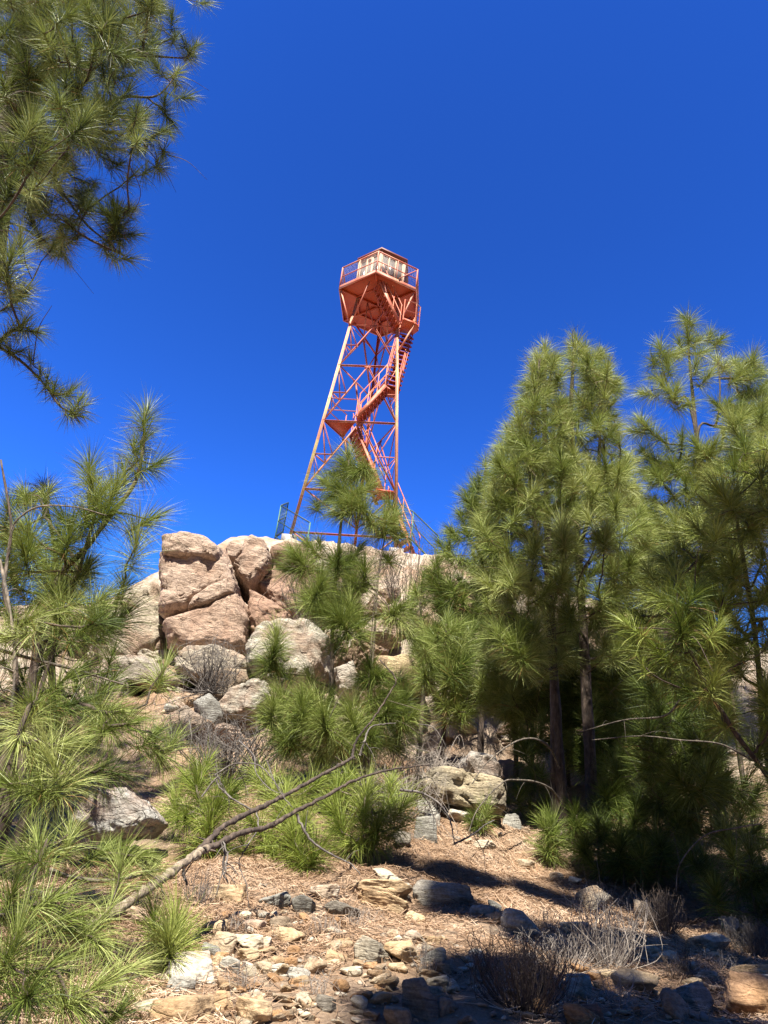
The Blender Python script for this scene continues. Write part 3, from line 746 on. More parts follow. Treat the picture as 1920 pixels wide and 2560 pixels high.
# B
pine('tall pine with the right one of the two dark trunks on the right',
     [([(1482,2035,9.8),(1474,1850,9.8),(1458,1560,9.8),(1441,1300,9.8),(1428,1040,9.8),(1436,860,9.8)], .11, .028),
      ([(1450,1420,9.8),(1490,1250,9.9),(1500,1080,9.9),(1500,930,9.9)], .045, .02)],
     tufts=[(1440,846,9.8,1.15),(1425,880,9.6),(1462,872,9.9),(1490,890,9.9),(1502,880,10.0),(1440,905,9.4,1.1),(1468,925,9.5),(1515,920,10.),(1535,960,9.8),(1510,985,9.5),(1480,990,9.3),(1445,990,9.2),(1530,1010,9.6),(1546,975,10.1),(1420,1040,9.2),(1500,1050,9.3),(1530,1080,9.7),(1548,1110,9.4),(1465,1080,9.0),(1430,1130,8.9),(1510,1150,9.2),(1450,1190,8.8,1.1),(1560,1170,9.5),(1580,1220,9.3),(1490,1230,8.8,1.1),(1540,1260,8.9,1.15),(1600,1280,9.3),(1470,1290,8.7),(1620,1330,9.4),(1570,1330,8.7,1.15),(1520,1330,8.7),(1515,1335,7.8,1.1),(1495,1345,7.8,.9)],
     fills=[([(1430,860),(1500,880),(1540,960),(1540,1060),(1580,1200),(1640,1340),(1640,1560),(1520,1660),(1420,1600),(1400,1250),(1400,1050)], 8.9, 11.2, 240, .18)],
     L=.34, n=300, clear=16, group=RG, tint=(.68,.18), bare=24,
     extra=[([(1440,1480,9.6),(1455,1430,8.6),(1478,1390,8.2),(1495,1340,8.0)], .014, .007)])
# C: further left and back
pine('pine behind and left of the two dark trunks, beside the tower fence',
     [([(1205,1760,13),(1206,1500,13),(1208,1300,13),(1212,1180,13)], .07, .02)],
     tufts=[(1214,1160,13,1.1),(1198,1200,13),(1228,1215,13),(1168,1240,13),(1190,1265,12.6),(1150,1290,12.8),(1225,1275,12.6),(1130,1330,12.6),(1165,1330,12.3),(1100,1360,12.7),(1125,1390,12.2),(1090,1410,12.5),(1185,1390,12.3),(1078,1445,12.8),(1125,1460,12.2)],
     fills=[([(1200,1180),(1240,1220),(1260,1350),(1270,1550),(1190,1640),(1110,1560),(1070,1450),(1130,1310)], 12.2, 14, 90, .28)],
     L=.42, n=260, w=.005, group=RG, tint=(.4,.15))
# D: tall back right
pine('loose-crowned tall pine at the back right, the highest crown on the right',
     [([(1780,1800,12.5),(1765,1400,12.5),(1742,1100,12.5),(1728,950,12.5),(1716,810,12.5)], .1, .02),
      ([(1745,1130,12.5),(1790,1060,12.6),(1800,980,12.6),(1795,900,12.6)], .04, .015),
      ([(1735,1060,12.4),(1690,1010,12.2),(1668,960,12.1),(1650,900,12.1)], .035, .015)],
     tufts=[(1714,798,12.5,1.15),(1720,835,12.4),(1700,860,12.3),(1745,850,12.6),(1775,838,12.8),(1800,850,12.8),(1690,885,12.2),(1650,868,12.1,1.1),(1635,900,12.3),(1668,910,12.0),(1632,945,12.3),(1610,985,12.2),(1660,965,12.0),(1690,975,12.0,1.1),(1760,880,12.4),(1740,910,12.2),(1790,900,12.7),(1812,920,12.7),(1770,940,12.3),(1720,1010,12.0),(1835,905,12.9),(1850,950,13.),(1870,975,13.),(1600,1050,12.0),(1625,1075,12.0),(1582,1078,12.2),(1660,1105,12.),(1705,1095,12.),(1740,1110,11.9,1.1),(1760,1130,12.0),(1822,1010,12.5),(1850,1020,12.6),(1870,1040,12.6),(1610,1130,12.1),(1680,1160,12.),(1910,930,13.2),(1915,960,13.2),(1790,1010,12.4),(1570,1140,12.2),(1640,1180,12.)],
     fills=[([(1600,1150),(1720,1130),(1900,1000),(1980,1100),(1900,1400),(1750,1500),(1600,1450),(1560,1250)], 11.6, 13.6, 180, .25),([(1840,900),(1900,880),(1960,1000),(1850,1060)], 12.4, 13.4, 14, .3)],
     L=.48, n=400, w=.0045, group=RG, tint=(.64,.17), bare=20)
# E: near right edge
pine('near pine at the right edge, lime green on top and deep green below',
     [([(1915,1850,6.2),(1903,1737,6.2),(1886,1574,6.2),(1862,1420,6.2),(1842,1281,6.2),(1850,1150,6.2)], .042, .014),
      ([(1990,2120,6.0),(1930,1960,5.9),(1830,1820,5.8),(1740,1660,5.7),(1690,1540,5.6)], .035, .012),
      ([(2050,1950,6.4),(2040,1600,6.4),(1980,1350,6.4),(1930,1150,6.4)], .05, .014)],
     tufts=[(1860,1110,6.2,1.1),(1905,1120,6.4,1.15),(1835,1165,6.1),(1880,1185,6.0,1.15),(1925,1190,6.2),(1800,1215,6.1),(1840,1240,5.9,1.1),(1905,1250,5.9,1.1),(1770,1260,6.0),(1800,1310,5.7,1.15),(1740,1320,6.0),(1870,1330,5.7,1.1),(1700,1370,6.),(1760,1390,5.7,1.15),(1830,1400,5.6,1.1),(1905,1390,5.7),(1690,1440,5.7,1.1),(1620,1430,6.1),(1640,1490,5.7,1.15),(1740,1480,5.5,1.15),(1810,1490,5.6),(1600,1540,5.9,1.1),(1700,1560,5.5,1.1),(1580,1600,6.0),(1640,1620,5.8,1.1),(1560,1560,6.2)],
     fills=[([(1800,1150),(1920,1100),(2060,1100),(2060,1950),(1930,1980),(1850,1900),(1760,1750),(1600,1680),(1560,1560),(1660,1400),(1720,1260)], 5.4, 7.6, 150, .2)],
     L=.29, n=300, w=.003, group=RG, tint=(.5,.2), bare=30, mat=N_BRIGHT,
     extra=[([(1880,1900,5.8),(1800,1860,5.7),(1700,1850,5.7),(1600,1840,5.8),(1480,1850,6.0)], .008, .003),
            ([(1900,2060,5.6),(1840,2070,5.6),(1760,2090,5.6),(1700,2160,5.6),(1690,2230,5.6)], .006, .003),
            ([(1700,1750,6),(1660,1790,6),(1560,1800,6.2),(1450,1830,6.4)], .01, .003)])
# low growth on the right
def sapling(label, u, v, y, n_t, size, mat=N_GREEN, L=.28, n=240, w=.0032, tint=(.45,.15), group=None, h=.5, spread=.35, sd=1):
    """small multi-shoot sapling whose base stands on the ground under (u, v)"""
    r = np.random.default_rng(sd); p = on_ground(u, v); 
    top = p + np.array([r.normal(0, .05), 0, h])
    wd = [(*(p + np.array([0, 0, h])), 1.1)]
    for i in range(n_t - 1):
        a = r.random() * 6.28; q = r.random() ** .6
        wd.append((p[0] + math.cos(a) * spread * q, p[1] + math.sin(a) * spread * q, p[2] + h * r.uniform(.3, .95), r.uniform(.75, 1.1)))
    return pine(label, [([p - np.array([0, 0, .05]), p + (top - p) * .5, top - [0, 0, .05]], .014, .008)], world=wd, L=L * size, n=n, w=w, mat=mat, tint=tint,
                name='pine_sapling', cat='sapling', root_down=False, up=.7, group=group, bark=BARK_PALE)
UG = 'low pine saplings under the right pines'
sapling('lone round pine sapling in front of the two dark trunks', 1382, 2172, 0, 6, 1.05, n=330, h=.42, spread=.14, sd=3, group=UG)
sapling('small low sapling tuft beside the boulder', 1215, 2090, 0, 4, .85, h=.25, spread=.15, sd=4, group=UG)
for j, (u, v, nt, h, sp, lb) in enumerate([(1500,2190,9,.5,.4,'dark sapling right of the lone round one, at the trunk feet'),(1600,2170,10,.6,.45,'dark sapling in the middle of the shaded undergrowth'),(1700,2210,12,.7,.5,'broad dark sapling in the shaded undergrowth near the right edge'),(1850,2290,14,.75,.5,'dark sapling low at the right edge, nearest of the undergrowth'),
      (1780,2130,12,.8,.5,'dark sapling behind the broad one near the right edge'),(1440,2120,6,.4,.3,'dark sapling between the two trunks'),(1910,2180,12,.8,.5,'dark tall sapling cut by the right edge')]):
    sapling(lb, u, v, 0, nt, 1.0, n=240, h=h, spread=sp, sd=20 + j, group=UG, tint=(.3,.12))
BGG = 'young pines on the slope between the tower hill and the right trunks'
pine('bushy young pine on the slope just left of the right trunks', [([(1290,1850,11.5),(1285,1700,11.5),(1280,1580,11.5)], .05, .02)],
     fills=[([(1230,1560),(1340,1570),(1370,1700),(1340,1800),(1250,1790),(1200,1700)], 10.6, 12.2, 85, .2)], L=.37, n=230, w=.0042, group=BGG, tint=(.6,.15))
pine('young pine standing on the slope midway between centre pine and right trunks', [([(1110,1800,11.5),(1112,1660,11.5),(1115,1560,11.5)], .05, .02)],
     tufts=[(1118,1550,11.5,1.1)], fills=[([(1070,1560),(1190,1560),(1210,1680),(1190,1790),(1080,1760),(1040,1660)], 10.8, 12.2, 80, .2)], L=.37, n=230, w=.0042, group=BGG, tint=(.55,.15), bare=10)
pine('sunlit young pine seen just right of the two trunks', [([(1560,1950,11),(1555,1800,11),(1550,1660,11)], .05, .02)],
     fills=[([(1500,1640),(1620,1660),(1640,1850),(1580,1950),(1500,1900),(1490,1760)], 10.4, 12, 90, .2)], L=.37, n=230, w=.0042, group=BGG, tint=(.6,.15))
pine('sunlit young pine far behind the near right edge pine', [([(1700,1900,13),(1700,1750,13),(1700,1600,13)], .05, .02)],
     fills=[([(1620,1600),(1800,1600),(1820,1800),(1740,1880),(1630,1820)], 12.2, 14, 85, .22)], L=.40, n=210, w=.0045, group=BGG, tint=(.6,.15))
pine('young pine between the two dark trunks, further back', [([(1420,1950,11.8),(1418,1800,11.8),(1415,1620,11.8)], .05, .02)],
     fills=[([(1380,1560),(1470,1560),(1490,1750),(1470,1900),(1400,1900),(1370,1700)], 11, 12.6, 85, .2)], L=.39, n=210, w=.0045, group=BGG, tint=(.5,.15))
pine('green young pine on the hillside right of the dry shrubs', [([(1060,1700,13),(1055,1600,13),(1050,1480,13)], .05, .02)],
     tufts=[(1100,1500,12.8,1.1),(1060,1440,13,1.1),(1040,1600,12.6,1.1)], fills=[([(1020,1480),(1100,1440),(1130,1560),(1100,1660),(1010,1620)], 12.4, 13.8, 20, .28)], L=.39, n=210, w=.0045, group=BGG, tint=(.45,.15))

for j, (u, v, nt, h, sp, lb) in enumerate([(1550,2120,12,.9,.55,'dark bushy sapling right behind the lone round one'),(1640,2110,12,1.0,.6,'dark tall sapling in the back row of the undergrowth'),(1730,2090,12,1.0,.6,'dark sapling at the back of the undergrowth near the right pine'),(1830,2180,14,1.0,.55,'dense dark sapling at the foot of the near right pine'),
      (1900,2330,12,.6,.4,'dark sapling low in the right edge corner of the undergrowth'),(1340,2060,8,.6,.4,'sapling at the left foot of the left dark trunk'),(1650,2230,10,.5,.4,'small dark sapling at the front of the undergrowth'),(1560,2220,8,.4,.35,'small dark sapling in front, just right of the lone round one')]):
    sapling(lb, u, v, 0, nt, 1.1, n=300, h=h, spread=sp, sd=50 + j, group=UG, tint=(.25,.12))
pine('dark bushy pine behind the right of the two dark trunks', [([(1520,2000,10.5),(1515,1850,10.5),(1510,1700,10.5)], .05, .02)],
     fills=[([(1470,1620),(1560,1640),(1580,1850),(1520,1960),(1440,1900)], 10, 11.2, 60, .2)], L=.36, n=230, w=.0042, group=BGG, tint=(.35,.15))
pine('dark bushy pine behind the left of the two dark trunks', [([(1330,1960,10.8),(1330,1800,10.8),(1330,1650,10.8)], .05, .02)],
     fills=[([(1290,1600),(1400,1620),(1400,1850),(1330,1900),(1270,1820)], 10.2, 11.4, 50, .2)], L=.36, n=230, w=.0042, group=BGG, tint=(.35,.15))
pine('wide low pine in the shade left of the near right edge pine', [([(1680,2080,8.5),(1680,1950,8.5),(1680,1800,8.5)], .05, .02)],
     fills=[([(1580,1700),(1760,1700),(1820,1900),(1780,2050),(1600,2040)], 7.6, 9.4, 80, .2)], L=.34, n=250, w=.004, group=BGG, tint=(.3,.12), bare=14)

# centre pine
CT = [(872,1138,8.6,1.15),(864,1165,8.6,1.1),(885,1185,8.5),(838,1188,8.7),(812,1205,8.6),(915,1180,8.6),(922,1215,8.5),(850,1225,8.4),(890,1235,8.3),(825,1245,8.4),(868,1262,8.1,1.1),(905,1275,8.2,1.1),(792,1262,8.7,.9),(845,1285,8.2),
      (975,1262,8.6),(990,1290,8.5),(960,1300,8.4),(985,1325,8.5,.9),(930,1312,8.7),(1005,1340,8.6,.8),
      (772,1365,8.7),(746,1395,8.4,1.1),(728,1385,8.6,.9),(722,1425,8.5,.9),(845,1398,8.1,1.05),(875,1400,8.4),(911,1425,8.2,1.05),(966,1395,8.7),(800,1430,8.5,.9),(882,1455,8.2),
      (848,1545,7.9,1.2),(875,1520,8.1),(815,1535,8.1),(895,1570,8.1,.9),(860,1500,8.3),(996,1521,8.3,1.05),(1000,1555,8.3),(1038,1600,8.4,.95),(1055,1625,8.6,.8),
      (690,1590,8.4,1.05),(682,1636,8.3,1.1),(672,1665,8.5,.9),(700,1680,8.5,.85),(773,1690,8.5,.8),(923,1666,8.3,.95),(945,1690,8.2),(900,1700,8.6,.8),
      (755,1762,7.9,1.15),(682,1765,8.1,.9),(700,1740,8.3,.9),(809,1795,7.8,1.1),(780,1745,8.1),(820,1755,8.2,.9),(740,1815,8.,.9),(670,1800,8.2,.9),(954,1738,8.2,1.0),(975,1770,8.1,.9),(1010,1745,8.4,1.0),(1030,1790,8.4,.9),(930,1790,8.3,.9),(710,1850,8.,.8),(890,1840,8.3,.9),(850,1860,8.4,.8),(1000,1700,8.8,.9),(960,1860,8.5,.8)]
pine('slender centre pine with long drooping needle tufts in front of the tower',
     [([(828,1830,8.6),(829,1700,8.6),(832,1560,8.6),(841,1420,8.6),(856,1280,8.6),(872,1150,8.6)], .046, .014),
      ([(925,1850,8.5),(928,1700,8.5),(938,1560,8.5),(948,1420,8.5),(972,1300,8.5)], .026, .010),
      ([(915,1830,8.4),(922,1700,8.3),(932,1550,8.4),(940,1450,8.6)], .018, .007)],
     tufts=CT, fills=[([(660,1720),(900,1780),(1040,1780),(1000,1880),(860,1900),(700,1880)], 8., 9.2, 30, .22),([(740,1330),(900,1330),(910,1520),(880,1640),(780,1560)], 8., 9.4, 12, .24)], L=.375, n=560, w=.0028, tint=(.5,.17), droop=.5, up=.35, bare=18, bark=BARK_PALE)

# bright low bushes
LB = 'bright low pine bushes in front of the centre pine'
def z4y(lst, y): return [(200 + .675 * a, 1900 + .675 * b, y + dy, s) for a, b, dy, s in lst]
pine('bright low pine bush at the left behind the dead branch', [([(500,2160,7.2),(505,2100,7.2),(510,2030,7.2)], .02, .01)],
     tufts=z4y([(430,90,0,1.1),(390,210,-.2,1.1),(480,240,-.4,1.15),(540,120,.1,1.),(560,130,-.2,1.1),(470,20,.3,1.),(350,150,.2,1.),(520,320,-.3,1.),(450,330,-.2,1.),(500,180,-.3,1.1),(390,60,.4,.9),(300,230,.3,.9)], 7.2),
     L=.35, n=380, w=.003, mat=N_BRIGHT, group=LB, tint=(.5,.14), droop=.45, bark=BARK_PALE)
pine('bright low pine bush in the middle behind the dead branch', [([(790,2180,7.0),(785,2120,7.0),(780,2050,7.0)], .02, .01)],
     tufts=z4y([(640,230,0,1.05),(713,110,.3,1.1),(760,130,.1,1.1),(790,290,-.3,1.15),(880,350,-.4,1.1),(700,330,0,1.),(830,240,-.2,1.),(870,90,.3,1.),(800,200,0,1.),(660,60,.5,1.),(850,370,-.3,.9),(740,230,.1,1.),(600,300,.2,1.0)], 7.0),
     L=.35, n=380, w=.003, mat=N_BRIGHT, group=LB, tint=(.6,.14), droop=.45, bark=BARK_PALE)
pine('bright low pine bush on the right behind the dead branch', [([(930,2140,7.2),(930,2080,7.2),(930,2020,7.2)], .02, .01)],
     tufts=z4y([(930,180,0,1.15),(960,250,-.2,1.1),(1060,130,.1,1.15),(1100,260,-.2,1.1),(1200,170,0,1.1),(1010,310,-.2,1.),(950,100,.4,1.),(1150,90,.4,1.),(1050,210,0,1.),(1140,180,.1,1.),(1000,60,.6,.9),(1190,240,0,.8)], 7.2),
     L=.34, n=380, w=.003, mat=N_BRIGHT, group=LB, tint=(.6,.14), droop=.45, bark=BARK_PALE)

# left foreground pines
LF = 'near pines at the left edge'
pine('near pine at the upper left edge with long blue-green tufts against the sky',
     [([(60,1900,4.1),(80,1700,4.1),(105,1560,4.1),(150,1440,4.1),(215,1370,4.1),(275,1290,4.1),(340,1200,4.1),(362,1090,4.1)], .035, .010),
      ([(215,1370,4.1),(222,1280,4.1),(224,1190,4.1)], .014, .008),
      ([(60,1750,4.3),(130,1560,4.3),(190,1420,4.4),(120,1300,4.5)], .025, .008)],
     tufts=[(365,1035,4.1,1.),(362,1090,4.1,.9),(335,1120,4.1,.95),(224,1165,4.1,1.),(228,1205,4.,.9),(392,1160,4.1,1.),(289,1225,3.9,1.1),(310,1180,4.2,.9),(250,1240,3.9,1.),(376,1300,4.0,1.05),(224,1285,3.9,1.1),(270,1285,3.8,1.),(340,1362,3.9,1.),(155,1295,4.,1.),(175,1330,3.9,1.05),(72,1330,3.9,1.1),(60,1380,3.8,1.),(217,1425,4.1,.9),(311,1455,4.0,.85),(120,1230,4.6,.8),(60,1235,4.7,.9),(20,1270,4.6,.9)],
     fills=[([(-60,1290),(120,1300),(230,1420),(330,1520),(280,1600),(120,1560),(-60,1560)], 3.7, 4.8, 12, .2)],
     L=.25, n=440, w=.0018, group=LF, tint=(.5,.17), droop=.3, up=.75, mat=N_GREEN)
pine('near pine at the left edge with bright tufts crossing the rocks',
     [([(28,1900,3.7),(36,1600,3.7),(8,1470,3.7),(28,1320,3.7),(2,1150,3.7)], .013, .006)],
     tufts=[(250,1500,3.7,1.05),(225,1560,3.6,1.1),(270,1555,3.7,1.),(185,1510,3.7,1.),(65,1555,3.5,1.15),(20,1600,3.5,1.1),(159,1700,3.6,1.05),(412,1670,3.8,1.),(405,1700,3.9,.9),(325,1808,3.5,1.15),(300,1780,3.6,1.),(255,1830,3.5,1.0),(385,1840,3.7,.95),(304,1935,3.6,1.1),(253,1920,3.5,1.),(405,1900,3.8,.95),(430,1860,3.9,.9),(130,1905,3.3,1.2),(160,1860,3.4,1.1),(43,1850,3.3,1.1),(80,1760,3.4,1.1),(200,1760,3.6,1.),(20,1960,3.2,1.1),(100,1980,3.3,1.1),(180,1960,3.4,1.0)],
     L=.215, n=310, w=.0016, group=LF, tint=(.6,.22), droop=.28, up=.4, mat=N_GREEN, reach=.7,
     extra=[([(8,1480,3.7),(29,1330,3.7),(60,1285,3.7),(108,1265,3.7),(190,1268,3.7),(267,1289,3.7)], .008, .003),
            ([(0,1625,3.6),(90,1650,3.6),(165,1668,3.6),(240,1690,3.7),(311,1712,3.7)], .009, .004),
            ([(0,1400,3.6),(30,1560,3.5),(36,1680,3.5),(28,1790,3.5)], .008, .007)])
pine('lowest near pine at the left edge filling the bottom left corner',
     [([(-60,2560,2.7),(-20,2450,2.8),(40,2350,2.9),(80,2200,3.),(120,2100,3.1)], .02, .008)],
     tufts=[(174,2085,3.3,1.),(43,2140,3.0,1.1),(94,2105,3.1,1.),(340,2140,3.5,1.05),(300,2165,3.4,1.),(385,2175,3.6,.95),(260,2130,3.5,.9),(145,2245,3.0,1.15),(180,2290,3.0,1.05),(246,2360,3.0,1.05),(200,2330,3.1,1.),(43,2330,2.7,1.1),(72,2490,2.6,1.2),(14,2399,2.7,1.),(239,2470,2.8,1.1),(180,2520,2.8,1.05),(120,2420,2.8,1.1),(300,2530,2.9,1.),(30,2230,2.8,1.),(330,2420,3.1,.9),(280,2260,3.2,.85)],
     L=.18, n=310, w=.0014, group=LF, tint=(.65,.22), droop=.25, up=.35, mat=N_GREEN, reach=.5,
     extra=[([(100,2160,3.3),(160,2188,3.3),(239,2202,3.4),(320,2195,3.5),(395,2175,3.6)], .010, .005),
            ([(-20,2530,2.7),(80,2505,2.8),(217,2478,2.9),(290,2455,3.),(350,2440,3.1)], .007, .003),
            ([(-20,2290,2.8),(60,2280,2.9),(120,2250,3.),(170,2230,3.)], .007, .003)])
p0 = on_ground(440, 2440)
pine('single bright needle sprout at the bottom left beside the scree',
     [([p0 - np.array([0,0,.05]), p0 + np.array([0,0,.12]), at_y(436,2345,p0[1])], .012, .007)],
     tufts=[(436,2320,p0[1],1.25),(420,2345,p0[1]-.1,1.1),(385,2290,p0[1]+.1,1.),(450,2360,p0[1],1.)], L=.20, n=520, w=.0018, tint=(.65,.15), mat=N_BRIGHT,
     name='pine_sapling', cat='sapling', root_down=False, up=.9, bark=BARK_PALE)
pine('dim background pine glimpsed behind the left edge pines',
     [([(120,1850,6.5),(130,1600,6.5),(140,1400,6.5),(110,1240,6.5)], .05, .015),([(60,1800,6.6),(180,1450,6.5),(215,1360,6.5)], .03, .012)],
     tufts=[(108,1215,6.5),(95,1245,6.5),(60,1238,6.6),(45,1260,6.7),(110,1280,6.4)],
     fills=[([(-40,1300),(160,1320),(260,1500),(300,1700),(220,1880),(-40,1900)], 5.4, 7.2, 70, .26)],
     L=.27, n=200, w=.003, tint=(.3,.12), mat=N_GREEN)

# great pine at the upper left
UT = [(430,45,5.2),(400,25,5.4),(492,115,5.2),(462,110,5.1),(478,140,5.2),(446,178,5.1),(468,245,5.2),(440,210,5.3,.9),(412,250,5.0),(425,300,5.2),(400,330,5.0),(425,335,5.4,.9),(370,425,5.2),(400,425,5.4),(408,385,5.4),(330,440,5.1),(300,410,5.1),(275,400,5.),(390,160,5.0),(350,120,5.1),(320,190,4.9,1.1),(255,270,4.7,1.1),(325,330,4.6,1.25),(345,300,4.8,1.1),(190,235,4.6,1.1),(280,90,5.0,1.1),(240,110,4.9),(160,110,4.7,1.2),(290,75,5.1),(60,30,4.8,1.2),(230,350,4.8),(180,420,5.),(215,480,5.4,.9),
      (320,527,5.4,.85),(335,588,5.3,.85),(290,575,5.4,.8),(275,605,5.4,.8),(322,648,5.3,.95),(282,640,5.4,.85),(262,620,5.5,.8),(300,610,5.4,.8),
      (120,505,5.6),(165,560,5.5,1.1),(185,600,5.5,1.05),(150,590,5.6),(110,600,5.6),(165,645,5.6,.9),(140,640,5.6,.8),(190,560,5.7,.9),(80,560,5.4),
      (28,640,4.4,1.5),(50,600,4.6,1.2),(15,680,4.5,1.3),(62,735,4.9,1.1),(40,745,5.,1.),(58,810,5.0,.95),(88,830,5.0,.95),(25,830,5.1,.9),
      (15,865,5.1,.8),(48,880,5.2,.75),(75,895,5.2,.75),(100,925,5.2,.7),(118,950,5.2,.75),(135,965,5.2,.75),(178,978,5.2,.9),(200,1000,5.2,.9),(212,1015,5.3,.8),(195,1040,5.3,.8),(160,985,5.3,.6)]
def fan(pts, y): return [(a, b, y) for a, b in pts]
pine('great pine overhanging the upper left corner with hanging lower branches',
     [([(-150,2300,5.0),(-110,1500,5.0),(-60,900,5.0),(-10,500,5.0),(30,250,5.0),(70,20,5.0),(110,-200,5.0)], .20, .09),
      ([(10,410,5.0),(90,370,4.9),(200,345,4.8),(270,330,4.8),(340,350,4.9)], .035, .012),
      ([(100,375,5.0),(140,450,5.2),(170,500,5.4),(215,560,5.4),(262,600,5.4),(310,640,5.3)], .022, .008),
      ([(-60,830,5.1),(0,868,5.1),(55,905,5.2),(110,960,5.2),(150,1015,5.2),(190,1035,5.3)], .022, .007),
      ([(30,300,5.0),(130,200,4.9),(240,150,4.9),(350,140,5.),(450,145,5.1)], .035, .010),
      ([(20,310,5.0),(180,300,4.9),(300,245,5.0),(390,240,5.1),(440,190,5.2)], .03, .009),
      ([(-40,640,5.1),(20,560,5.3),(90,590,5.5),(150,630,5.5)], .02, .008)],
     tufts=UT,
     fills=[([(-120,-160),(380,-160),(400,-20),(410,40),(380,150),(330,170),(370,300),(370,400),(290,390),(190,370),(140,430),(90,540),(20,600),(-120,640)], 4.2, 6.4, 360, .14),
            ([(-120,-160),(330,-160),(340,100),(250,300),(120,400),(-120,560)], 3.6, 4.6, 90, .18),([(60,430),(240,460),(250,620),(60,640)], 4.8, 6.2, 16, .2),([(250,520),(340,510),(350,660),(270,660)], 5.1, 5.6, 7, .12)],
     world=[(-4.6 + 1.9 * a, 4.0 + 2.2 * b, 10.8 + 1.9 * c, 1.1) for a, b, c in rng.uniform(-1, 1, (60, 3))],
     L=.265, n=260, w=.0028, mat=N_DEEP, tint=(.42,.22), droop=.3, up=.35, bare=90)

# the pine overhead and behind the viewpoint, whose crown shades the right foreground
def shade_pine(label, cx, cy, crown, n_t, rad, ztop, seed, wide=.014):
    r = np.random.default_rng(seed); wd = []
    for q in range(n_t):
        c = crown[int(r.integers(len(crown)))]
        v = r.normal(size=3); v /= np.linalg.norm(v); v *= r.random() ** .4
        wd.append((c[0] + v[0] * c[3], c[1] + v[1] * c[3], c[2] + v[2] * c[4], r.uniform(.9, 1.3)))
    g = float(height(cx, cy))
    pine(label, [([np.array([cx, cy, g - .2]), np.array([cx + .1, cy, 3.]), np.array([cx, cy + .1, ztop])], .22, .05)], world=wd, L=.32 if wide < .05 else .55, n=150 if wide < .05 else 70, w=wide, mat=N_DEEP,
         tint=(.5,.15), root_down=False, group='unseen pines added behind the viewpoint' if wide > .05 else None)

shade_pine('tall pine rooted behind the viewpoint, its crown shading the right foreground', 2.2, -2.6,
    [(1.5,-1.7,8.8,1.0,.7),(2.5,-.9,9.0,1.0,.7),(.6,-2.0,8.8,.6,.5),(3.4,-1.3,9.4,1.2,.8),(2.6,-1.0,8.2,1.3,.6),(.5,-1.9,8.0,.5,.4),(-.45,-2.2,8.5,.35,.3),(.1,.45,8.8,.25,.2),(1.6,.1,9.0,.5,.3),(.55,-.35,8.8,.35,.3),(1.05,-.1,9,.35,.3),(1.9,-.6,9,.5,.4),(0,-1.6,8.8,.35,.3),(-.45,1.7,8.9,.15,.1),(.2,1.75,8.9,.2,.1),(.9,1.7,8.9,.2,.1),(2.6,.3,9,.5,.3)], 430, 0, 10.5, 71)
shade_pine('tall pine beyond the right edge, its high crown shading the undergrowth', 7.6, 2.2,
    [(2.9,1.4,9.4,1.1,.7),(4.3,1.3,9.4,1.3,.8),(1.9,1.9,9.7,.8,.5),(5.4,1.6,9.6,1.2,.7),(3.6,.6,9.0,1.3,.6),(1.8,3.7,10.6,.8,.45)], 560, 0, 11.0, 72)

for j, (cx, cy, hh) in enumerate([(-7,-6,8.5),(-2.5,-8,9.5),(3,-8.5,9.5),(8,-7,9),(12,-2,8),(-11,-1,8)]):  # unseen pines put in to cut the blue sky fill from behind
    shade_pine('dense unseen pine of the wood behind the viewpoint, added to screen sky light', cx, cy, [(cx,cy,3,2.0,1.6),(cx,cy,5.2,1.7,1.4),(cx+.3,cy,7,1.2,1.2)], 110, 0, hh - .5, 80 + j, .06)
# ------------------------------------------------------------------ dead branch and bare twigs
def limb(pts, r0, r1, m=7): W = spline([at_y(*p) for p in pts], m); return W, np.linspace(r0, r1, len(W))
def q4(*pts): return [(200 + .675 * a, 1900 + .675 * b, y) for a, b, y in pts]
def q3(*pts): return [(200 + .603 * a, 1280 + .603 * b, y) for a, b, y in pts]
def knots(W, R, r, amt=.14): return R * (1 + amt * np.abs(r.normal(size=len(W))))
def bare_branch(label, main, twigs, seed, mat=DEADWOOD, name='dead_branch', cat='dead branch', group=None, twigr=.005, limbs=()):
    r = np.random.default_rng(seed); t = Tubes()
    def grow(t, pts, r0, r1):
        W, R = limb(pts, r0, r1, 10); W = W + r.normal(0, r0 * .16, W.shape); t.add(W, knots(W, R, r, .2), 9)
        for _ in range(int(len(W) / 9)):                       # snapped stubs
            q = int(r.integers(2, len(W) - 2)); d = r.normal(size=3); d /= np.linalg.norm(d); ln = r.uniform(.03, .09)
            t.add([W[q], W[q] + d * ln * .6, W[q] + d * ln], [R[q] * .45, R[q] * .35, R[q] * .2], 5)
    for pts, r0, r1 in main: grow(t, pts, r0, r1)
    o = t.build(name, mat); tag(o, label, cat, group)
    for pts, r0, r1 in limbs: t = Tubes(); grow(t, pts, r0, r1); mesh_np('limb', np.concatenate(t.V), np.concatenate(t.Q), None, BARK, o, True)
    if twigs:
        t = Tubes()
        for pts, *rr in twigs:
            W, R = limb(pts, *(rr or (twigr, .002))); W = W + r.normal(0, .0025, W.shape); t.add(W, R, 6)
            for _ in range(3):
                q = int(r.integers(2, len(W) - 1)); d = r.normal(size=3); d /= np.linalg.norm(d); ln = r.uniform(.05, .16)
                t.add(spline([W[q], W[q] + d * ln * .5, W[q] + d * ln + [0, 0, -.03]], 4), np.linspace(R[q] * .6, .0015, 9), 4)
        c = mesh_np('twigs', np.concatenate(t.V), np.concatenate(t.Q), None, GREYWOOD, o, True)
    return o
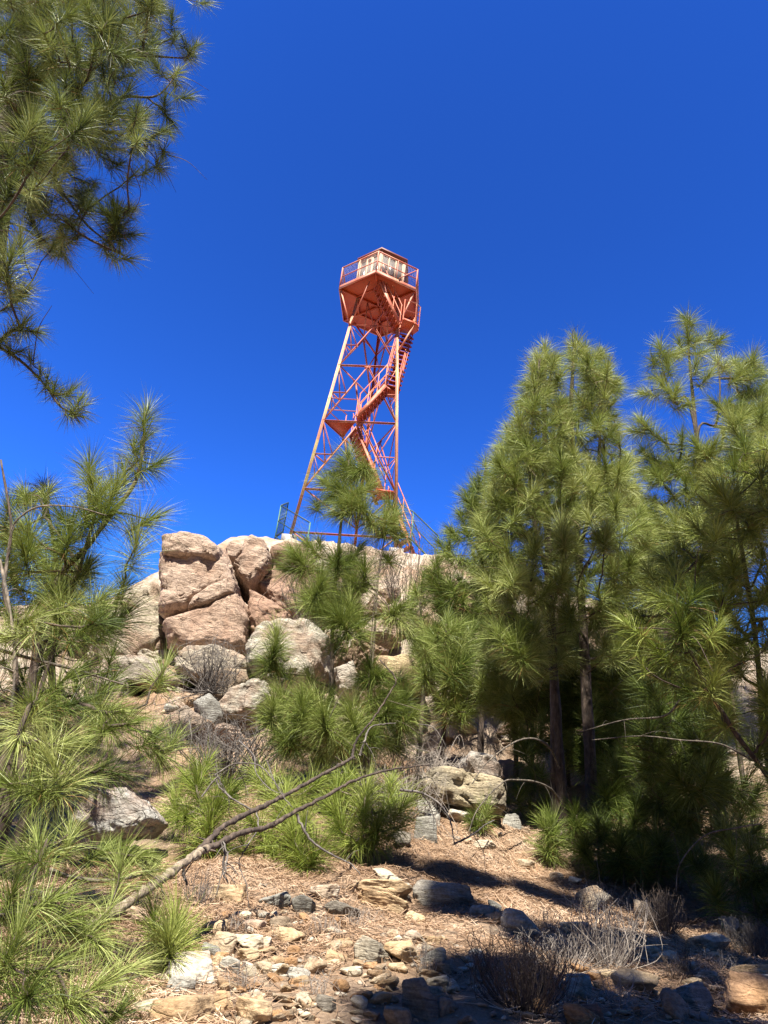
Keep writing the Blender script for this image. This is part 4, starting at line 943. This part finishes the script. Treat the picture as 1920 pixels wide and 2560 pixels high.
bare_branch('long weathered dead branch lying diagonally across the foreground and forking uphill',
    [(q4((30,632,3.7),(120,570,3.75),(230,490,3.85),(330,420,4.0),(430,348,4.2),(475,325,4.3)), .022, .016)],
    [(q4((800,200,5.0),(850,290,5.0),(930,350,5.0),(1000,382,5.0),(1035,425,5.0)), .009, .003),(q4((650,187,4.9),(575,152,4.9),(520,105,4.9),(508,70,4.9),(520,50,4.9)), .006, .003),
     (q4((655,190,4.9),(660,255,4.8),(610,335,4.7),(590,385,4.7),(615,460,4.6),(628,550,4.6)), .005, .002),(q4((520,308,4.4),(535,350,4.4),(530,420,4.4),(548,452,4.4)), .008, .005),
     (q4((530,300,4.4),(545,350,4.35),(540,400,4.3),(535,430,4.3)), .005, .004),(q4((690,0,5.2),(735,110,5.1),(790,175,5.0)), .005, .002),(q4((310,432,4.1),(300,470,4.1),(315,500,4.1)), .006, .003),
     (q4((380,388,4.2),(385,430,4.2),(395,460,4.2)), .008, .006)], 1, PALEWOOD,
    limbs=[(q4((455,335,4.25),(510,312,4.4),(600,270,4.6),(700,245,4.8),(800,190,5.0),(900,140,5.25),(1020,75,5.6),(1150,36,6.0),(1300,18,6.4)), .017, .005),
     (q4((425,352,4.2),(480,295,4.4),(540,240,4.6),(650,185,4.9),(760,130,5.2),(850,80,5.5),(960,20,5.9),(1010,-10,6.2)) + q3((1130,1010,6.5),(1150,940,6.7),(1220,850,6.9),(1290,740,7.0),(1308,690,7.0),(1240,610,7.1)), .015, .005)])
for j, (lb, pts, r0) in enumerate([
    ('thin bare twig curving over the bright low bushes', q3((560,1090,6.2),(640,1045,6.2),(740,1050,6.1),(800,1110,6.0),(850,1180,6.0)), .006),
    ('thin dark bare twig dangling at the left of the dead branch fork', q3((505,1180,5.6),(570,1100,5.6),(590,1145,5.6),(640,1195,5.6)), .006),
    ('bare twig rising from the brush under the outcrop', q3((452,860,9),(462,930,8.9),(455,1000,8.9)), .008),
    ('bare twig snaking from the brush pile toward the low bushes', q3((660,950,7.0),(720,1010,6.6),(730,1080,6.4),(790,1150,6.3),(850,1170,6.2)), .006),
    ('arched bare branch left of the big cream boulder', [(a, b, y) for (a, b), y in zip([z5(0,135),z5(100,150),z5(180,200),z5(225,270),z5(245,375)], (6.4,6.3,6.2,6.1,6.0))], .010),
    ('crooked bare branch in front of the big cream boulder', [(a, b, y) for (a, b), y in zip([z5(245,378),z5(330,335),z5(380,295),z5(425,270)], (6.1,6.2,6.3,6.4))], .007),
    ('dark bare stem standing in the centre pine foot', q3((1160,1010,7.6),(1180,950,7.6),(1210,890,7.7),(1310,875,7.8)), .012),
    ('pale drooping bare twigs right of the centre pine', q3((1400,880,8.3),(1460,890,8.2),(1500,940,8.1),(1535,1010,8.1)), .006)]):
    bare_branch(lb, [(pts, r0, r0 * .35)], [([pts[1], tuple(np.array(pts[1]) + (25, 45, .05)), tuple(np.array(pts[1]) + (30, 95, .1))], r0 * .5, .002)], 30 + j, GREYWOOD, 'bare_branch', 'bare branch')

def shrub(label, p, h, spread, n, mat, seed, r0=.004, fork=2, curl=.15, group=None, cat='dry shrub', ncap=3):
    r = np.random.default_rng(seed); t = Tubes(); p = np.asarray(p, float)
    for _ in range(n):
        a = r.random() * 6.28; s = spread * r.random() ** .7; hh = h * r.uniform(.5, 1.05)
        b = p + np.array([math.cos(a), math.sin(a), 0]) * s * .25 + [0, 0, -.03]
        e = p + np.array([math.cos(a) * s, math.sin(a) * s, hh])
        c = (b + e) / 2 + r.normal(0, curl * h, 3) + np.array([math.cos(a), math.sin(a), 0]) * s * .15
        W = spline([b, c, e], 5); R = np.linspace(r0, r0 * .35, len(W)); t.add(W, R, 4)
        for _ in range(fork):
            q = int(r.integers(3, len(W) - 1)); d = (W[-1] - W[q]); d = d * r.uniform(.5, .9) + r.normal(0, .18 * h, 3)
            t.add(spline([W[q], W[q] + d * .5 + r.normal(0, .03 * h, 3), W[q] + d], 4), np.linspace(R[q] * .7, R[q] * .3, 9), 3)
    o = t.build('dry_shrub', mat); return tag(o, label, cat, group)
def g5(a, b): return on_ground(*z5(a, b))
def g3(a, b, y): q = at_y(200 + .603 * a, 1280 + .603 * b, y); q[2] = float(height(q[0], q[1])); return q
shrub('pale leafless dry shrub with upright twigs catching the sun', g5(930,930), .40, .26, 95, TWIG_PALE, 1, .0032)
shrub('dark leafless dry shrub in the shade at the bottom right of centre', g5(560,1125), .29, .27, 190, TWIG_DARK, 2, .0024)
shrub('brown dense dry shrub behind the pale one on the right', g5(1195,790), .30, .17, 90, TWIG_DARK, 3, .003)
shrub('greyish dry shrub at the right edge above the big rusty boulder', g5(1600,900), .28, .22, 90, GREYWOOD, 4, .0028)
shrub('thin grey grass like shrub left of the rounded tan stone', on_ground(*z4(440,540)), .24, .12, 34, GREYWOOD, 5, .0022)
shrub('tangled low twig mat right of the dark shrub', g5(760,930), .16, .35, 90, TWIG_PALE, 6, .0022, curl=.2)
shrub('large grey brush pile of dry twigs left of the centre pine', g3(640,1000,9.6), .75, .75, 150, GREYWOOD, 7, .007, 3, .3)
shrub('second grey brush tangle below the pale shelf boulder', g3(560,700,13.2) + [0, -.3, .2], .9, .5, 70, GREYWOOD, 8, .008, 3, .3)
shrub('pale bushy twigs right of the centre pine above the cream boulder', g3(1400,1110,9.2), .6, .65, 150, TWIG_PALE, 9, .005, 3, .3)
shrub('wide dry brush between the bright bushes and the cream boulder', g3(1300,1160,8.4), .5, .6, 110, TWIG_PALE, 10, .005, 3, .3)
shrub('tall leafless brown bush on the ridge right of the centre pine', at_y(1010,1545,14.5), 1.7, 1.0, 60, TWIG_DARK, 11, .009, 4, .12)
shrub('leafless bush in front of the red wall block', at_y(770,1560,13.6), 1.3, .9, 60, TWIG_DARK, 12, .009, 4, .2)
shrub('leafless bush at the tower foot behind the centre pine', at_y(870,1470,16.5), 1.2, 1.1, 45, GREYWOOD, 13, .009, 4, .15)
shrub('grey brush on the slope left of the outcrop foot', g3(430,920,11.5), .5, .5, 70, GREYWOOD, 14, .006, 3, .3)
for j, (a, b) in enumerate([(380,960),(1450,960),(1290,960),(1000,1120),(1500,760),(660,760),(1240,1000),(120,960)]):
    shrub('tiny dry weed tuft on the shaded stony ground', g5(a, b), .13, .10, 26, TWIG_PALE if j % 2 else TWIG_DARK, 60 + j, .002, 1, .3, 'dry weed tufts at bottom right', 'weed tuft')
for j, (a, b) in enumerate([(470,520),(560,640),(900,640),(1010,620),(1060,600),(880,880),(600,860),(1230,300)]):
    shrub('tiny dry weed tuft on the sunlit scree', on_ground(*z4(a, b)), .11, .10, 22, TWIG_PALE, 80 + j, .0018, 1, .3, 'dry weed tufts on the scree', 'weed tuft')

# ------------------------------------------------------------------ lookout tower
TX, TY, ROT = -1.0574, 21.0, -0.1059
ZF, RH, RC, ZR = 20.832, 1.6736, 1.02, 22.756
def az(k, r, z): a = ROT + k * PI / 3; return np.array([TX + r * math.sin(a), TY - r * math.cos(a), z])
def leg(k, z): return az(k, 1.0199 + .0938 * (19.30 - z), z)
tower = empty('lookout_tower', (TX, TY, 10.0))
tag(tower, 'tall salmon red steel lattice fire lookout tower with a hexagonal cabin on top', 'lookout tower')
LV = [19.3005, 17.2828, 14.7396, 11.9366, 10.3236]
for q, k in enumerate((-1, 1, 3)):
    g = float(height(*leg(k, 10)[:2])); m = MB()
    m.angle(leg(k, g - .2), leg(k, ZF - .05), .085, .014, side=az(k, 1, 0) - az(k, 0, 0) + [0, 0, 1e-3]); m.beam(leg(k, g-.2)+[.02,0,0], leg(k, ZF-.05)+[.02,0,0], .05)
    m.build('leg', SALMON_Y if k != 3 else ORANGE, tower)  # rear leg coloured darker for standing in the deck's shade
    m = MB(); m.frame_box(leg(k, g) + [-.22, -.22, -.3], [.44,0,0], [0,.44,0], [0,0,.38]); m.build('leg_footing', GALV, tower)
for f, (a, b) in enumerate(((-1, 1), (1, 3), (3, -1))):
    mat = SALMON if f == 0 else (SALMON if f == 2 else SALMON)
    for i in range(4):
        z0, z1 = LV[i], LV[i+1]; A, B, A2, B2 = leg(a, z0), leg(b, z0), leg(a, z1), leg(b, z1); M = (A + B) / 2
        side = (az(a, 1, 0) + az(b, 1, 0)) / 2 - az(0, 0, 0)
        def br(p, q, w=.045, nm='brace', s=side): m = MB(); m.angle(p, q, w, .010, side=s); m.build(nm, mat, tower)
        br(A, B, .055 if i else .03, 'cross_beam')
        if i < 3:
            br(M, A2, .05); br(M, B2, .05)
            for T0, T2 in ((A, A2), (B, B2)):
                h = (M + T2) / 2; br(T0, h, .035); br((T0 + T2) / 2, h, .035); br((T0+T2)/2, h*.5 + T2*.5, .022)
            m = MB(); m.frame_box(M - (B-A)/np.linalg.norm(B-A)*.12 + [0,0,-.10], (B-A)/np.linalg.norm(B-A)*.24, side/np.linalg.norm(side)*.012, [0,0,.14]); m.build('gusset_plate', mat, tower)
        else:
            br(A2, B2, .05, 'cross_beam')
        if i == 2 or i == 1:
            pass
def strut(p, q, w=.05, mat=SALMON): m = MB(); m.angle(p, q, w, .01); m.build('strut', mat, tower)
J = {k: leg(k, 19.25) for k in (-1, 1, 3)}
zu = ZF - .08
for k in (-1, 1, 3):
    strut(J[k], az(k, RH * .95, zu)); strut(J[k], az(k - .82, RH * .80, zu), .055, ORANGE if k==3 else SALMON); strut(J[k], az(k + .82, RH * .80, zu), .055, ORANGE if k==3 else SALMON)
for a, b in ((-1, 1), (1, 3), (3, 5)):
    A, B = leg(a, 19.3), leg(b, 19.3); M = (A + B) / 2; d = (B - A) / np.linalg.norm(B - A)
    C = np.array([TX, TY, 0]); i_ = (C - M) * [1, 1, 0]
    strut(M, M + d * .42 + i_ * .55 + [0, 0, ZF - .08 - M[2]], .045); strut(M, M - d * .42 + i_ * .55 + [0, 0, ZF - .08 - M[2]], .045)
# deck
hx = lambda r, z: [az(k, r, z) for k in range(6)]
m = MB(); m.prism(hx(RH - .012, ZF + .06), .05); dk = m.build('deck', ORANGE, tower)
m = MB()
for k in range(6):
    m.beam(az(k, .05, ZF - .035), az(k, RH - .05, ZF - .035), .05, .09)
    m.beam(az(k, RH * .55, ZF - .03), az(k + 1, RH * .55, ZF - .03), .045, .07)
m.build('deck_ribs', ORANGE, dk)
for k in range(6):
    a, b = az(k, RH, ZF), az(k + 1, RH, ZF); m = MB(); m.beam(a + [0,0,.035], b + [0,0,.035], .024, .17, side=[0,0,1]); m.build('edge_beam', SALMON, dk)
# railing
for k in range(6):
    a, b = az(k, RH - .01, ZF + .10), az(k + 1, RH - .01, ZF + .10); up = np.array([0, 0, 1.0])
    m = MB()
    m.beam(a - [0,0,.06], a + up, .045); m.beam((a + b)/2 - [0,0,.06], (a + b)/2 + up, .035)
    m.beam(a + up, b + up, .04); m.beam(a + up * .5, b + up * .5, .028)
    rl = m.build('railing', SALMON, tower)
    w = MB(); n = 26
    for q in range(1, n): p = a + (b - a) * q / n; w.beam(p, p + up, .0035)
    for q in range(1, 16): w.beam(a + up * q / 16, b + up * q / 16, .0035)
    w.build('wire_mesh', WIRE, rl)
m = MB(); a, b = az(1, RH - .03, ZF + .1), az(.5, RH * .93, ZF + 1.05); m.beam(az(.55, RH*.9, ZF+.15), az(1, RH-.03, ZF+1.08), .03); m.build('gate_brace', SALMON, tower)
# cabin
cab = empty('cabin', (0, 0, ZF + .06 - 10.0)); cab.parent = tower
ZC, HT = ZF + .06, ZR - ZF - .12
for k in range(6):
    m = MB(); m.beam(az(k, RC, ZC), az(k, RC, ZC + HT), .085, .085, side=az(k,1,0)-az(k,0,0)+[0,0,1e-3]); m.build('corner_post', CREAM, cab)
    a, b = az(k, RC - .02, ZC), az(k + 1, RC - .02, ZC); d = (b - a); L_ = np.linalg.norm(d); d /= L_
    nrm = np.cross(d, [0, 0, 1.]);  o = a + d * .05; w = L_ - .1
    wall_h = .52
    if k == 5: wall_h = .10                                      # face with the door
    m = MB(); m.frame_box(o - nrm * .02, d * w, nrm * .04, [0, 0, wall_h]); m.build('wall_panel', SALMON if k != 5 else CREAM, cab)
    m = MB(); m.frame_box(o - nrm * .02 + [0,0,HT-.12], d * w, nrm * .04, [0, 0, .12]); m.build('wall_panel', CREAM if k in (5, 0) else DKRED, cab)
    fr = MB()
    nb = 3
    for q in range(nb + 1):
        p = o + d * (w * q / nb) - d * .025; fr.frame_box(p - nrm * .032 + [0,0,wall_h], d * .05, nrm * .064, [0, 0, HT - .12 - wall_h])
    fr.frame_box(o - nrm * .034 + [0,0,wall_h], d * w, nrm * .068, [0, 0, .05]); fr.frame_box(o - nrm * .034 + [0,0,HT-.17], d * w, nrm * .068, [0, 0, .05])
    fo = fr.build('window_frame', CREAM if k in (5, 0) else DKRED, cab)
    if k == 5:                                                   # door leaf
        dr = MB(); p = o + d * (w / 3)
        for (s0, s1, z0, z1) in ((0,.07,0,1), (w/3-.07,w/3,0,1)): dr.frame_box(p + d*s0 - nrm*.05 + [0,0,.05], d*(s1-s0), nrm*.1, [0,0,HT-.2])
        for z0 in (.05, .45, HT-.24): dr.frame_box(p + d*.07 - nrm*.048 + [0,0,z0], d*(w/3-.14), nrm*.096, [0,0,.09])
        dr.build('door', CREAM, cab)
    for q in range(nb):
        g_ = MB(); g_.frame_box(o + d * (w*q/nb + .025) - nrm * .006 + [0,0,wall_h+.05], d * (w/nb - .05), nrm * .012, [0,0,HT-.22-wall_h]); g_.build('window_pane', PANE, fo)
m = MB(); top = hx(1.14, ZR + .02); m.prism(top, .09)
V = np.array(hx(1.12, ZR + .021) + [[TX, TY, ZR + .25]]); m.add(V, (), [(i, (i + 1) % 6, 6) for i in range(6)]); rf = m.build('roof', DKRED, tower)
m = MB(); m.tube([[TX+.1,TY,ZR+.1],[TX+.1,TY,ZR+.62]], [.03,.025], 8); m.tube([[TX+.1,TY,ZR+.6],[TX+.1,TY,ZR+1.05]], [.010,.006], 6); m.build('lightning_rod', GALV, rf)

# stairs and landings
def flight(p0, p1, width_vec, n, lo=0.0, rail=True, mat=SALMON, sw=.13):
    p0, p1, wv = map(lambda a: np.asarray(a, float), (p0, p1, width_vec)); d = (p1 - p0)
    root = empty('stair_flight', (np.array((p0[0], p0[1], p0[2])) - [TX, TY, 10.0]).tolist()); root.parent = tower
    run = d * [1, 1, 0]; rn = run / (np.linalg.norm(run) + 1e-6)
    for q, off in enumerate((p0 * 0, wv)):
        m = MB(); m.beam(p0 + off, p1 + off, .02, sw, side=np.cross(wv, d)); m.build('stringer', mat, root)
    wn = wv / np.linalg.norm(wv)
    for q in range(n):
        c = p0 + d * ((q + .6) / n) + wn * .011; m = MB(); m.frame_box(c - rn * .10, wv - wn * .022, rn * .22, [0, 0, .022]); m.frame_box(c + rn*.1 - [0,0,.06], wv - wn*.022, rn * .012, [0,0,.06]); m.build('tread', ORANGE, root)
    if rail:
        for off in (p0 * 0, wv):
            m = MB()
            for hh in (.5, .95): m.tube([p0 + off + [0,0,hh], p1 + off + [0,0,hh]], .017, 6)
            for t in (.02, .35, .68, .98): c = p0 + off + d * t; m.tube([c, c + [0,0,.95]], .016, 6)
            m.build('handrail', SALMON, root)
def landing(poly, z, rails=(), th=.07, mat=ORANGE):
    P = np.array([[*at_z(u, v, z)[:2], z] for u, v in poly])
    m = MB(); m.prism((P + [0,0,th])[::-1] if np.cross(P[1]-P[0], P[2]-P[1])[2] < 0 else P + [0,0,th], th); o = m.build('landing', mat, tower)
    m = MB()
    for a, b in rails:
        p, q = P[a], P[b]
        for hh in (.5, 1.0): m.tube([p + [0,0,hh], q + [0,0,hh]], .018, 6)
        m.tube([p, p + [0,0,1.0]], .018, 6); m.tube([q, q + [0,0,1.0]], .018, 6)
    if rails: m.build('landing_railing', SALMON, o)
zA, zB, zC_, zD = 14.74, 11.94, 16.25, 19.1
landing([(812.6,1053),(887,1058),(870,1078),(858,1094)], zA, ((0,1),(0,3)))
landing([(940,1226),(985,1232),(985,1250),(943,1250)], zB, ())
landing([(960,967),(997,984),(987,996),(962,992)], zC_, ((1,2),))
landing([(1007.5,799),(1037,809.5),(1046.5,818),(1045,828),(1032,838),(999,831)], zD, ((0,1),(1,2),(2,3),(3,4)), .10)
def pz(u, v, z): return at_z(u, v, z)
flight(pz(1000,812,zD), pz(949,700,ZF), [-.14,.50,0], 9)
a0 = pz(995,978,zC_); a1 = pz(1031,840,zD); flight(a0, a1, pz(1000,832,zD) - a1, 13)
flight(pz(892,1042,zA), pz(964,963,zC_), [.05,.50,0], 8)
flight(pz(961,1241,zB), pz(892,1066,zA), [-.22,.58,0], 13)
flight(pz(1046,1412,9.9), pz(985,1262,zB), [-.25,.45,0], 9)
strut(pz(1035,812,zD), leg(1, 17.95), .05); strut(pz(1022,842,zD), leg(1, 18.1), .045)
strut(pz(862,1088,zA), leg(3, 14.2), .035); strut(pz(985,992,zC_), leg(1, 15.4), .035)

# green safety fences round the tower foot
def fence(label, pts, hgt, bars=True):
    P = [np.array(p, float) for p in pts]; b = P[0].copy()
    root = empty('safety_fence', b.tolist()); tag(root, label, 'fence')
    for p in P: m = MB(); m.beam(p - [0,0,.3], p + [0,0,hgt], .038); m.build('post', FENCEG, root)
    for a, c in zip(P[:-1], P[1:]):
        m = MB(); m.beam(a + [0,0,hgt], c + [0,0,hgt], .035); m.beam(a + [0,0,.12], c + [0,0,.12], .05); m.beam(a + [0,0,.55*hgt], c + [0,0,.55*hgt], .03); m.build('rail', FENCED, root)
        m = MB(); n = max(4, int(np.linalg.norm(c - a) / .10))
        for q in range(1, n): p = a + (c - a) * q / n; m.beam(p + [0,0,.12], p + [0,0,hgt], .007)
        for q in range(1, 8): h_ = .12 + (hgt - .12) * q / 8; m.beam(a + [0,0,h_], c + [0,0,h_], .007)
        m.build('wire_mesh', FENCED, root)
fence('green metal safety fence on the left of the tower foot', [at_y(722,1250,21.8) - [0,0,1.35], at_y(704,1257,20.6) - [0,0,1.35], at_y(774,1318,19.3) - [0,0,1.1]], 1.25)
fence('green metal safety fence descending on the right of the tower foot', [at_y(985,1245,21.5) - [0,0,1.2], at_y(1034,1280,20.6) - [0,0,1.1], at_y(1096,1344,19.6) - [0,0,1.05]], 1.1)

# ------------------------------------------------------------------ light, sky, camera
SUN = np.array([-.10, -.66, 1.0]); SUN /= np.linalg.norm(SUN)
elev = math.asin(SUN[2]); azim = math.atan2(SUN[0], SUN[1])
sl = bpy.data.lights.new('sun', 'SUN'); sl.energy = 5.0; sl.angle = math.radians(.53); sl.color = (1.0, .94, .82)
so = bpy.data.objects.new('sun', sl); COL.objects.link(so); so.rotation_euler = Vector(SUN.tolist()).to_track_quat('Z', 'Y').to_euler()
w = bpy.data.worlds.new('World'); bpy.context.scene.world = w; w.use_nodes = True; nt = w.node_tree
sky = nt.nodes.new('ShaderNodeTexSky'); sky.sky_type = 'NISHITA'; sky.sun_disc = False; sky.sun_elevation = elev; sky.sun_rotation = azim
sky.altitude = 1800; sky.air_density = 1.0; sky.dust_density = .1; sky.ozone_density = 5.0
gm = nt.nodes.new('ShaderNodeGamma'); gm.inputs[1].default_value = 2.0; nt.links.new(sky.outputs[0], gm.inputs[0])
tn = nt.nodes.new('ShaderNodeMix'); tn.data_type = 'RGBA'; tn.blend_type = 'MULTIPLY'; tn.inputs[0].default_value = 1.0
nt.links.new(gm.outputs[0], tn.inputs[6]); tn.inputs[7].default_value = (.40, .62, .70, 1)
bg = nt.nodes['Background']; cl = nt.nodes.new('ShaderNodeMix'); cl.data_type = 'RGBA'; cl.blend_type = 'DARKEN'; cl.inputs[0].default_value = 1.0
nt.links.new(tn.outputs[2], cl.inputs[6]); cl.inputs[7].default_value = (.5, 2.0, 6.6, 1)
# sky behind the viewpoint dimmed to weaken the blue fill in the shadows
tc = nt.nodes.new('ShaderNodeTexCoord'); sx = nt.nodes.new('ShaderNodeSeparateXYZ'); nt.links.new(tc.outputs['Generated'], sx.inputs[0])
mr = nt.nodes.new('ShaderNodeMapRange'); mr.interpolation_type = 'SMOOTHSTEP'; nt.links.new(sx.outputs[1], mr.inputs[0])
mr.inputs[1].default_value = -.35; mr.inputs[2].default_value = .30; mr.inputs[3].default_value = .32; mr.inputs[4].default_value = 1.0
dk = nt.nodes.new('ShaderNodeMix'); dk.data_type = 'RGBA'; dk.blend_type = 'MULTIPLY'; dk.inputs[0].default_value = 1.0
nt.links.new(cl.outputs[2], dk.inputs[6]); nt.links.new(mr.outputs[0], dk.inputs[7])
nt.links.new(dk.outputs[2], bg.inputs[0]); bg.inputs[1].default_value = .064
cd = bpy.data.cameras.new('camera'); co = bpy.data.objects.new('camera', cd); COL.objects.link(co)
cd.sensor_fit = 'VERTICAL'; cd.sensor_height = 24.0; cd.lens = F / 2560 * 24.0; cd.clip_start = .05; cd.clip_end = 3000
from mathutils import Matrix
co.matrix_world = Matrix.Rotation(PI / 2 + PITCH, 4, 'X') @ Matrix.Rotation(ROLL, 4, 'Z')
sc = bpy.context.scene; sc.camera = co
sc.view_settings.view_transform = 'Standard'; sc.view_settings.look = 'None'; sc.view_settings.exposure = 1.55; sc.view_settings.gamma = 1
sc.render.resolution_x = 768; sc.render.resolution_y = 1024
sc.cycles.max_bounces = 6; sc.cycles.transparent_max_bounces = 4
